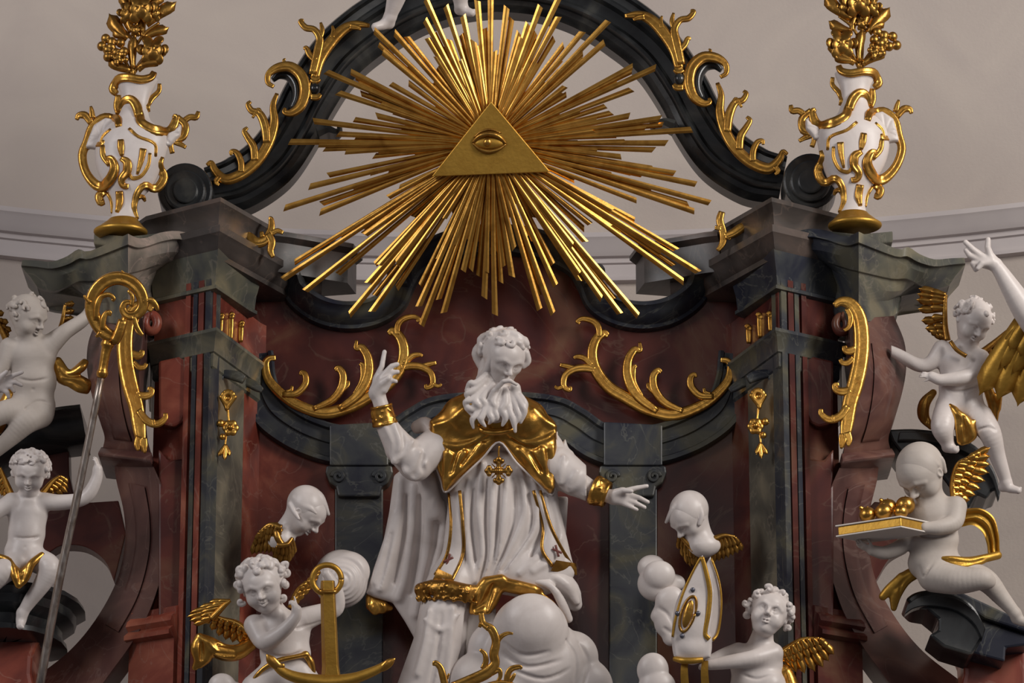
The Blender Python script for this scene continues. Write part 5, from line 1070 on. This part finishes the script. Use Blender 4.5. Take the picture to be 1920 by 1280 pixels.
# ================================================================= sunburst with the eye in the triangle
def sunburst():
    C = np.array([920., 268]); fr = Frame(920, 268, .46)
    T = thing('sunburst', 'great gold sunburst of stepped rays around a triangle with an eye', 'sunburst', fr.o)
    tips = [(920, -15), (895, 2), (950, 14), (990, 45), (1013, 12), (1047, -2), (1047, 32), (1092, 60), (1140, 40), (1133, 80), (1186, 125), (1229, 127), (1184, 168), (1180, 217), (1238, 222), (1297, 243), (1250, 268), (1120, 281), (1265, 325), (1305, 345), (1331, 380), (1302, 396), (1190, 413), (1310, 510), (1282, 528), (1240, 470), (1197, 592), (1163, 588), (1128, 560), (1037, 588), (1012, 580), (1042, 535), (960, 518), (928, 590), (908, 558), (882, 505), (832, 586), (790, 610), (785, 574), (750, 500), (697, 584), (655, 590), (690, 530), (572, 545), (530, 523), (640, 440), (600, 398), (533, 390), (580, 350), (648, 284), (598, 271), (543, 266), (588, 227), (706, 217), (634, 174), (692, 180), (612, 135), (658, 135), (718, 98), (702, 58), (740, 62), (797, 38), (802, 72), (836, 12), (798, -2), (868, 30)]
    rnd = random.Random(11); th = sorted([(math.atan2(y - C[1], x - C[0]), math.hypot(x - C[0], y - C[1])) for x, y in tips])
    slats = []
    for i, (a, L) in enumerate(th):
        slats.append((a, L, 0., 11.5, 10)); s = 1 if i % 2 else -1
        slats.append((a + s * .012, L * rnd.uniform(.74, .93), s * 9, 10.5, rnd.uniform(4, 8))); slats.append((a - s * .02, L * rnd.uniform(.52, .78), -s * 9.5, 10.5, rnd.uniform(12, 15)))
        b, LB = th[(i + 1) % len(th)]; b = b if b > a else b + 2 * math.pi
        slats.append(((a + b) / 2, min(L, LB) * rnd.uniform(.42, .58), 0, 10, rnd.uniform(0, 3)))
    for a, L, off, wd, w in slats:
        dr = np.array([math.cos(a), math.sin(a)]); sd = np.array([-dr[1], dr[0]]); V = []
        r0 = 38; cut = rnd.uniform(3, 9) * rnd.choice((-1, 1))
        for (r, f, dw) in ((r0, .55, 8), (L, 1., -6 + rnd.uniform(-3, 3))):
            for lat, hgt in ((-.5, 0), (-.12, 2.6), (.12, 2.6), (.5, 0), (.5, -2), (-.5, -2)):
                e = cut * lat if r > r0 else 0
                q = C + dr * (r + e) + sd * (off * (.45 if r == r0 else 1) + lat * wd * f); V.append((q[0], q[1], w + dw * (1 if r == r0 else 1) + hgt))
        F = [[j, (j + 1) % 6, 6 + (j + 1) % 6, 6 + j] for j in range(6)] + [[5, 4, 3, 2, 1, 0], [6, 7, 8, 9, 10, 11]]
        o = link('ray', fr.loc(np.array(V)), F, 'gold_leaf', T, False); fixn(o)
    tri = [(921, 190), (809, 331), (1032, 322)]
    V = [(x, y, w) for w in (22, 32) for x, y in tri]; F = [[0, 1, 2], [3, 5, 4], [0, 3, 4, 1], [1, 4, 5, 2], [2, 5, 3, 0]]
    o = link('triangle', fr.loc(np.array(V)), F, 'gold_matte', T, False); fixn(o); b = o.modifiers.new('b', 'BEVEL'); b.width = .004; b.segments = 2
    S = Sculpt(880, 955, 240, 295, 15, 60, 1.)
    S.ell((917, 268, 30), (29, 13, 8), None, 3)
    e = S.build('eye', fr, 'gold_matte', T)
    stroke('eyelid', fr, [(886, 268, 1.5, 34), (898, 256, 4, 37), (917, 251, 4.5, 39), (936, 257, 4, 37), (949, 270, 1.5, 33)], 'gold_bronze', e, n=5, flat=.9, groove=0)
    stroke('eyelid', fr, [(886, 268, 1.5, 34), (900, 280, 3.5, 36), (917, 284, 4, 37), (934, 280, 3.5, 36), (949, 270, 1.5, 33)], 'gold_bronze', e, n=5, flat=.9, groove=0)
    ball('pupil', fr, (914, 267, 36), 8, 'gold', e, (1, 1, .6)); stroke('brow_fold', fr, [(888, 258, 1, 32), (902, 247, 2, 34), (920, 243, 2.2, 34), (940, 250, 1, 32)], 'gold_bronze', e, n=4, groove=0)
sunburst()
# ================================================================= carved gilt ornaments
def ornament(name, label, anchor, d, strokes, material='gold', group=None, n=5, cat='ornament', flat=.8, part='leaf', w=0, upright=True, fat=1.25):
    fr = Frame(*anchor, d, upright); T = thing(name, label, cat, fr.o, group)
    for i, L in enumerate(strokes):
        big = i == 0; L = [(q[0], q[1], q[2] * fat) + tuple(q[3:]) for q in L]
        stroke('stem' if big else part, fr, L, material, T, n=n, flat=flat, groove=.35, w=w + (0 if big else 1.5 + i * .4))
    return fr, T
MV = lambda L, dx, dy: [[(q[0] + dx, q[1] + dy) + tuple(q[2:]) for q in s] for s in L]
def both(name, lab, anchor, d, L, dxy=(0, 0), **k):
    ornament(name, lab[0], anchor, d, L, **k)
    R = MV([mir(s) for s in L], *dxy); ornament(name, lab[1], (2 * AX - anchor[0] + dxy[0], anchor[1] + dxy[1]), d, R, **k)
# acanthus on the frieze panel
AC = [[(516, 672, 4), (503, 674, 5), (497, 686, 6), (505, 715, 7), (538, 748, 8), (577, 768, 8.5), (613, 775, 9), (656, 764, 9.5), (695, 743, 9.5), (728, 722, 9), (751, 690, 9), (757, 660, 8.5), (750, 635, 7.5), (736, 622, 6.5), (727, 627, 4)],
      [(744, 630, 4), (745, 612, 5), (755, 600, 5), (774, 595, 4), (785, 600, 3), (780, 604, 2)], [(752, 692, 5), (768, 688, 6), (790, 690, 5.5), (808, 702, 5), (811, 722, 4.5), (800, 729, 3.5), (798, 722, 2)], [(786, 690, 3.5), (804, 685, 4), (818, 682, 3)], [(758, 684, 4), (772, 670, 4.5), (786, 667, 3.5), (792, 670, 2)], [(811, 722, 3), (822, 726, 3), (828, 722, 2)],
      [(588, 769, 4), (622, 753, 6), (640, 730, 6.5), (643, 706, 6), (634, 693, 5), (628, 697, 3)], [(632, 742, 3), (650, 726, 4), (654, 716, 2)], [(636, 770, 5), (672, 742, 7.5), (690, 708, 8), (690, 676, 7), (678, 655, 6), (667, 655, 4), (668, 640, 2)], [(664, 745, 4), (680, 716, 5), (680, 690, 4.5), (674, 684, 2.5)], [(530, 742, 4), (556, 740, 5.5), (572, 724, 5.5), (573, 708, 5), (566, 701, 4), (562, 706, 2)], [(536, 738, 3), (546, 734, 3), (548, 726, 2)]]
both('acanthus_spray', ('curling gold acanthus spray on red panel behind the raised hand', 'curling gold acanthus spray on red panel right of the bearded head'), (640, 740), .07, AC, (8, 4), w=4)
# crests on the arch
CA = [[(590, 150, 7), (600, 112, 8), (622, 76, 9), (645, 53, 8), (668, 45, 6), (692, 47, 3)], [(586, 142, 6), (595, 100, 7), (599, 74, 6), (588, 56, 5), (572, 52, 5), (562, 40, 4), (568, 37, 2)], [(598, 76, 4), (603, 58, 4), (600, 42, 2)], [(592, 116, 5), (580, 104, 4.5), (574, 92, 4), (568, 92, 2)], [(622, 72, 4), (624, 58, 3), (622, 48, 1.5)], [(655, 50, 5), (668, 52, 4), (676, 56, 2)], [(584, 150, 5), (592, 154, 6), (600, 150, 4)],
      [(514, 166, 3), (503, 158, 4), (504, 142, 5), (520, 130, 7), (545, 128, 8), (566, 146, 8.5), (573, 175, 8.5), (565, 203, 7.5), (548, 216, 6), (535, 214, 4), (536, 206, 2)], [(536, 126, 3), (532, 116, 2.5), (535, 112, 1)], [(584, 186, 5), (596, 186, 5), (602, 180, 3)], [(580, 156, 3), (578, 172, 4), (584, 186, 3)]]
CB = [[(388, 311, 3), (396, 306, 4), (404, 322, 6), (424, 338, 8), (455, 327, 8.5), (484, 301, 8.5), (504, 266, 8), (513, 230, 7), (510, 198, 5), (517, 174, 3)], [(500, 270, 6), (496, 238, 7), (485, 214, 6), (470, 208, 5), (463, 196, 4), (468, 190, 2.5)], [(478, 304, 6), (475, 278, 6), (464, 260, 5), (457, 247, 4), (463, 240, 2.5)], [(453, 326, 5), (452, 306, 5), (444, 289, 4.5), (434, 286, 3.5), (433, 293, 2)], [(412, 334, 4), (406, 344, 4), (412, 350, 2)], [(488, 214, 3), (482, 206, 3), (472, 222, 2)]]
ornament('arch_crest', 'gold leaf crest and scroll on the left shoulder of the black arch', (590, 150), .24, CA, w=4); ornament('arch_crest', 'gold leaf crest and scroll on the right shoulder of the black arch', (1270, 130), .24, MV([mir(s) for s in CA], 4, -18), w=4)
ornament('arch_crest', 'gold foliage climbing the left foot of the black arch', (450, 320), .24, CB, w=4); ornament('arch_crest', 'gold foliage climbing the right foot of the black arch', (1410, 300), .24, MV([mir(s) for s in CB], 4, -20), w=4)
for s in (0, 1):
    L = [[(511, 150, 5), (524, 140, 8), (543, 143, 10), (556, 162, 11), (557, 186, 10), (548, 206, 7)]]; L = L if s == 0 else MV([mir(q) for q in L], 4, -18)
    fr = Frame(L[0][0][0], L[0][0][1], .2, True); o = stroke('arch_scroll', fr, L[0], 'marble_black', AL, n=5, groove=0, flat=1.2); o.location = np.array(fr.o) - np.array(AL.location)
    c = (590, 168) if s == 0 else (1274, 150); fr = Frame(*c, .24, True); o = ball('bead', fr, (*c, 4), 11, 'marble_black', AL); o.location = np.array(fr.o) - np.array(AL.location)
# straps on the scroll buttresses
ST = [[(1567, 574, 5), (1580, 566, 8), (1598, 571, 11), (1612, 594, 13), (1617, 630, 14), (1614, 674, 14), (1604, 718, 14), (1592, 756, 13), (1586, 790, 12), (1582, 815, 9), (1576, 838, 3)], [(1606, 655, 6), (1594, 660, 7), (1586, 658, 6), (1584, 650, 4)], [(1600, 672, 4), (1590, 682, 5), (1580, 682, 4.5), (1575, 675, 3)], [(1594, 732, 6), (1580, 736, 7), (1567, 733, 6), (1564, 724, 4.5), (1572, 722, 3)], [(1588, 762, 6), (1572, 782, 7), (1552, 788, 6.5), (1538, 778, 5), (1537, 768, 3.5)], [(1590, 580, 4), (1597, 596, 4.5), (1594, 614, 4), (1584, 622, 3)], [(1578, 815, 7), (1576, 828, 7), (1573, 842, 2)], [(1584, 812, 7), (1588, 826, 6), (1586, 838, 2)], [(1560, 780, 3), (1558, 792, 2.5)]]
ornament('gilt_strap', 'long gold leafy strap on the right scroll buttress', (1600, 700), .64, ST, w=4, flat=.6, fat=1.1); ornament('gilt_strap', 'long gold leafy strap hanging below the crosier crook', (245, 700), .64, MV([mir(q) for q in ST], -10, 8), w=4, flat=.6, fat=1.1)
# drops on the frieze
for i, (x, y0, y1, lab) in enumerate(((413, 592, 624, 'outer short gold drop on the left frieze'), (432, 590, 638, 'long middle gold drop on the left frieze'), (451, 606, 642, 'inner hooked gold drop on the left frieze'), (1404, 612, 644, 'inner hooked gold drop on the right frieze'), (1425, 590, 634, 'long middle gold drop on the right frieze'), (1445, 588, 622, 'outer short gold drop on the right frieze'))):
    t = abs(x - (398 if x < 930 else 1462)) / 94
    ornament('gilt_drop', lab, (x, y1), .565 - t * .5, [[(x + (6 if x < 930 else -6), y0 + 3, 2.5), (x + (2 if x < 930 else -2), y0, 4), (x, y0 + 6, 4.5), (x, (y0 + y1) / 2, 4.5), (x, y1, 3.5)], [(x, y0 + 2, 4), (x + 1, y0 + 5, 5), (x, y0 + 9, 3.5)]], group='gold drops on the friezes', w=3, part='knob')
# pendants under the capitals
def pendant(x, y, lab, m):
    fr = Frame(x, y, .5, True); T = thing('gilt_pendant', lab, 'ornament', fr.o)
    def S_(name, x0, y0, r, fn):
        S = Sculpt(x0 - r, x0 + r, y0 - r, y0 + r, -10, 30, 1.2); fn(S); return S.build(name, fr, 'gold', T)
    def shell(S):
        for i in range(7): a = (i - 3) * .3; S.cone((x - 2 * m, y + 20, 6), (x + 20 * math.sin(a) * .8, y + 16 - 28 * math.cos(a), 8), 3, 4.5, 2)
        S.ball((x, y, 12), 5, 2, True)
    S_('shell', x, y, 34, shell)
    stroke('stem', fr, [(x - m, y + 18, 3, 6), (x + 1 * m, y + 32, 2, 5), (x + 2 * m, y + 46, 2.5, 5), (x - 2 * m, y + 70, 2, 5), (x - 4 * m, y + 90, 2, 4)], 'gold', T, groove=0)
    def rose(S):
        c = (x + 6 * m, y + 56, 9)
        for i in range(6): a = i * 1.047; S.ell((c[0] + 9 * math.cos(a), c[1] + 9 * math.sin(a), 8), (7, 7, 4), None, 1.5)
        S.ball((c[0], c[1], 13), 5.5, 1.5)
    S_('flower', x + 6 * m, y + 56, 24, rose); ball('bud', fr, (x - 13 * m, y + 47, 7), 7, 'gold', T, (1, 1, .8), 10); ball('bud', fr, (x - 9 * m, y + 72, 7), 6, 'gold', T, (1, 1, .8), 10)
    for dx, dy in ((-16, 108), (-4, 116), (6, 108)): feather(fr, (x - 3 * m, y + 86, 6), (x + dx * m, y + dy, 7), 9, 0, 'gold', T, name='leaf')
    feather(fr, (x - 3 * m, y + 44, 6), (x - 20 * m, y + 50, 8), 10, 0, 'gold', T, name='leaf')
pendant(428, 748, 'gold shell and flower pendant on the left grey pilaster', 1); pendant(1421, 745, 'gold shell and flower pendant on the right grey pilaster', -1)
# bows on the cornice
ornament('gilt_bow', 'small gold ribbon bow on the left cornice', (500, 445), .36, [[(455, 446, 5), (466, 444, 7), (480, 455, 8), (497, 452, 7), (508, 432, 6), (508, 412, 4), (503, 410, 2)], [(502, 440, 5), (510, 455, 6), (508, 472, 5), (513, 484, 3)], [(508, 440, 4), (520, 434, 4), (531, 438, 3)], [(492, 446, 4), (490, 436, 3)]], w=3)
ornament('gilt_bow', 'small gold ribbon bow on the right cornice', (1360, 430), .36, [[(1354, 398, 5), (1350, 415, 6), (1356, 440, 6), (1354, 458, 5), (1345, 471, 3)], [(1358, 446, 5), (1376, 438, 7), (1390, 428, 7), (1400, 422, 4)], [(1352, 430, 4), (1340, 428, 3)], [(1360, 446, 3), (1370, 450, 2)]], w=3)
# branching rocaille at the bottom centre
ornament('rocaille_branch', 'branching gold rocaille ornament at the bottom centre', (930, 1240), 1.0, [[(902, 1148, 5, 0), (906, 1168, 6, 2), (922, 1180, 8, 4), (930, 1202, 8, 4), (926, 1226, 9, 4), (928, 1244, 9, 4), (914, 1260, 11, 4), (890, 1272, 11, 4), (850, 1290, 12, 4)], [(928, 1226, 5), (932, 1205, 5), (940, 1193, 4.5), (952, 1187, 3.5), (962, 1188, 2)], [(905, 1254, 5), (911, 1240, 5.5), (909, 1226, 4.5), (900, 1217, 3)], [(836, 1290, 7), (830, 1264, 7), (825, 1250, 6), (816, 1242, 5), (814, 1248, 3)], [(838, 1272, 3), (842, 1262, 2)], [(950, 1290, 7), (952, 1264, 6), (960, 1253, 5.5), (974, 1250, 4.5), (978, 1254, 2.5)], [(955, 1280, 4), (962, 1268, 4), (966, 1262, 2)], [(900, 1272, 7), (925, 1258, 7), (936, 1256, 5), (938, 1268, 4), (930, 1282, 3)], [(905, 1290, 8), (940, 1282, 8), (970, 1290, 8)], [(902, 1168, 4), (899, 1176, 3)], [(930, 1180, 0.8), (918, 1176, 4), (912, 1182, 2)]], w=3, upright=False, fat=1.)
# ================================================================= urns with bouquets
def urn(s):
    TX = (lambda x, y: (x, y)) if s == 0 else (lambda x, y: (2 * AX - x - 29 * (y - 145) / 270., y - 12))
    a = TX(226, 438); fr = Frame(*a, .58, True)
    T = thing('urn', ['white rocaille urn with gold scrolls on the left cornice block', 'white rocaille urn with gold scrolls on the right cornice block'][s], 'urn', fr.o)
    R = [(416, 232, 27), (398, 231, 22), (378, 233, 24), (352, 238, 42), (322, 238, 58), (288, 240, 67), (258, 245, 67), (240, 243, 54), (224, 242, 36), (208, 245, 27), (190, 246, 25), (170, 247, 29), (152, 248, 37), (144, 248, 40)]
    RR = [(TX(cx, y)[1], TX(cx, y)[0], hw, hw * .62) for y, cx, hw in R]
    rings('vessel', fr, RR, 'white', T, seg=36)
    ys = np.array([q[0] for q in R][::-1]); cxs = np.array([q[1] for q in R][::-1]); hws = np.array([q[2] for q in R][::-1])
    def w_at(x, y):
        cx = np.interp(y, ys, cxs); hw = np.interp(y, ys, hws); u = (x - cx) / hw
        return hw * .62 * math.sqrt(1 - u * u) if abs(u) < 1 else -6 * min(1, (abs(u) - 1) * 4)
    b = [(440, 226, 46), (437, 226, 50), (432, 226, 50), (427, 227, 43), (416, 230, 31), (411, 231, 27)]
    rings('foot_ring', fr, [(TX(cx, y)[1], TX(cx, y)[0], hw, hw * .8) for y, cx, hw in b], 'gold_matte', T, seg=32)
    G = [[(252, 196, 5), (257, 218, 7), (264, 240, 8), (289, 252, 9), (314, 240, 8), (324, 217, 6), (318, 211, 3)], [(326, 214, 5), (342, 230, 6), (338, 252, 6), (320, 258, 6), (316, 270, 4), (319, 284, 4)], [(338, 222, 5), (350, 214, 5), (362, 214, 5), (366, 203, 3)], [(320, 262, 4), (334, 266, 4), (344, 272, 3)],
         [(220, 247, 5), (214, 225, 7), (190, 216, 8), (167, 232, 7), (157, 262, 7), (149, 288, 7), (157, 320, 7), (177, 344, 8), (200, 347, 9), (214, 328, 8), (208, 309, 6), (198, 306, 4)], [(154, 274, 4), (170, 270, 4), (188, 277, 4), (192, 270, 2)], [(164, 226, 5), (152, 211, 6), (140, 211, 5), (136, 219, 3)], [(166, 216, 5), (164, 203, 4), (162, 193, 2)], [(190, 280, 4), (192, 300, 5), (204, 318, 4)], [(205, 250, 2.5), (190, 262, 2.5), (185, 278, 2)],
         [(282, 135, 5), (276, 146, 6), (258, 152, 6.5), (232, 148, 6.5), (212, 148, 7), (203, 160, 7), (210, 169, 5)], [(291, 150, 3), (290, 164, 4), (278, 178, 4.5), (271, 194, 4), (272, 206, 3)], [(214, 172, 5), (212, 192, 6), (214, 208, 4)], [(216, 206, 5), (225, 189, 6), (240, 188, 7), (251, 202, 8), (256, 222, 7)],
         [(225, 274, 5), (226, 290, 5.5), (228, 304, 3)], [(268, 290, 5.5), (264, 312, 4.5), (257, 336, 2)], [(280, 296, 2.5), (277, 318, 3), (264, 338, 3), (248, 343, 3), (243, 336, 2)], [(226, 308, 4), (238, 316, 7), (238, 332, 7), (228, 344, 6), (230, 355, 5), (241, 357, 4)], [(301, 297, 4), (297, 312, 6), (304, 330, 7), (292, 350, 7), (270, 352, 6), (256, 368, 5.5), (251, 392, 4.5), (257, 412, 3)], [(256, 372, 4), (266, 369, 4), (270, 375, 2)],
         [(196, 358, 4), (184, 364, 7), (186, 377, 6), (194, 376, 4)], [(200, 360, 4), (208, 378, 3.5), (209, 400, 2)], [(223, 364, 6), (224, 384, 6), (219, 402, 3)], [(240, 252, 2.5), (258, 268, 2.5), (288, 278, 2.5), (290, 300, 2.5)]]
    for nm, pl in (('shell_wing', [(216, 226), (192, 220), (170, 234), (160, 262), (156, 276), (186, 280), (205, 262)]), ('shell_wing', [(262, 226), (272, 246), (298, 254), (322, 244), (336, 232), (334, 252), (316, 272), (290, 278), (262, 270)])):
        q = [TX(*v) for v in pl]; S = Sculpt(min(v[0] for v in q) - 8, max(v[0] for v in q) + 8, min(v[1] for v in q) - 8, max(v[1] for v in q) + 8, -20, 34, 1.5); S.poly(q, -6, 14, 6, 3)
        c = np.mean(q, axis=0)
        for v in q: S.groove([(c[0], c[1] + 10, 1.), (.4 * c[0] + .6 * v[0], .4 * c[1] + .6 * v[1], 1.8), (v[0], v[1], 2.2)], 2.5, .5)
        S.build(nm, fr, 'white', T)
    for L in G:
        c = cr(L, 4); stroke('gilt_scroll', fr, [(*TX(q[0], q[1]), q[2] * 1.2, w_at(q[0], q[1]) + 1) for q in c], 'gold', T, n=1, flat=.85, groove=.35)
    # bouquet
    e = TX(248, 140); f2 = Frame(*e, .58, True); B = thing('gilt_bouquet', ['gold carved bouquet of flowers and leaves in the left urn', 'gold carved bouquet of flowers and leaves in the right urn'][s], 'bouquet', f2.o)
    t = TX
    for L in ([(248, 142, 5), (248, 90, 4), (254, 30, 4), (256, -30, 3)], [(246, 138, 4), (232, 112, 3.5), (215, 95, 3)], [(250, 138, 4), (266, 112, 3.5), (285, 95, 3)], [(250, 90, 3), (270, 60, 3), (296, 40, 2.5)], [(250, 80, 3), (236, 60, 3), (224, 50, 2.5)]):
        stroke('stem', f2, [(*t(x, y), r, 0) for x, y, r in L], 'gold_bronze', B, flat=1, groove=0)
    for (x0, y0), (x1, y1), wd, w in (((238, 74), (205, 30), 20, 6), ((246, 60), (236, 22), 16, 4), ((272, 46), (322, 6), 18, 6), ((270, 70), (310, 52), 15, 4), ((258, 132), (308, 92), 18, 8), ((244, 134), (206, 112), 16, 8), ((250, 130), (250, 72), 14, 8), ((262, 128), (296, 118), 14, 12), ((244, 20), (226, -14), 16, 4), ((268, 20), (300, -10), 16, 4), ((236, 70), (212, 58), 12, 10), ((268, 70), (262, 30), 14, 0), ((256, 0), (262, -40), 16, 2)):
        a0 = t(x0, y0); a1 = t(x1, y1); feather(f2, (*a0, w * .5), (a1[0] + .12 * (a1[0] - a0[0]), a1[1] + .12 * (a1[1] - a0[1]), w), wd * 1.45, 3, 'gold_bronze', B, wb=-6, name='leaf')
    def flower(x, y, r, kind, w):
        x, y = t(x, y); S = Sculpt(x - 2 * r, x + 2 * r, y - 2 * r, y + 2 * r, w - 2 * r, w + 2 * r, 1.2); rn = random.Random(int(x + y))
        if kind == 'berry':
            for i in range(9): a = i * 2.4; q = r * .3 * math.sqrt(i); S.ball((x + q * math.cos(a) * 1.2, y + q * math.sin(a), w + 4 - i * .4), r * .36, 1.2)
        else:
            for ring, rr, k_ in ((6, .78, 0), (5, .42, 4)):
                for i in range(ring): a = i * 6.283 / ring + k_; S.ell((x + rr * r * math.cos(a), y + rr * r * math.sin(a), w + k_), (r * .4, r * .4, r * .15), hframe(-30 * math.cos(a), 30 * math.sin(a), 0).T, .8)
            S.ball((x, y, w + 6), r * .2, 1.)
        S.build('flower', f2, 'gold_bronze', B)
    for q in ((208, 92, 25, 'berry', 8), (286, 96, 27, 'rose', 10), (262, 16, 28, 'rose', 12), (238, 24, 20, 'rose', 8), (286, 24, 16, 'rose', 6), (222, 112, 15, 'berry', 12), (252, 56, 12, 'rose', 4), (256, -16, 24, 'rose', 8)): flower(*q)
urn(0); urn(1)
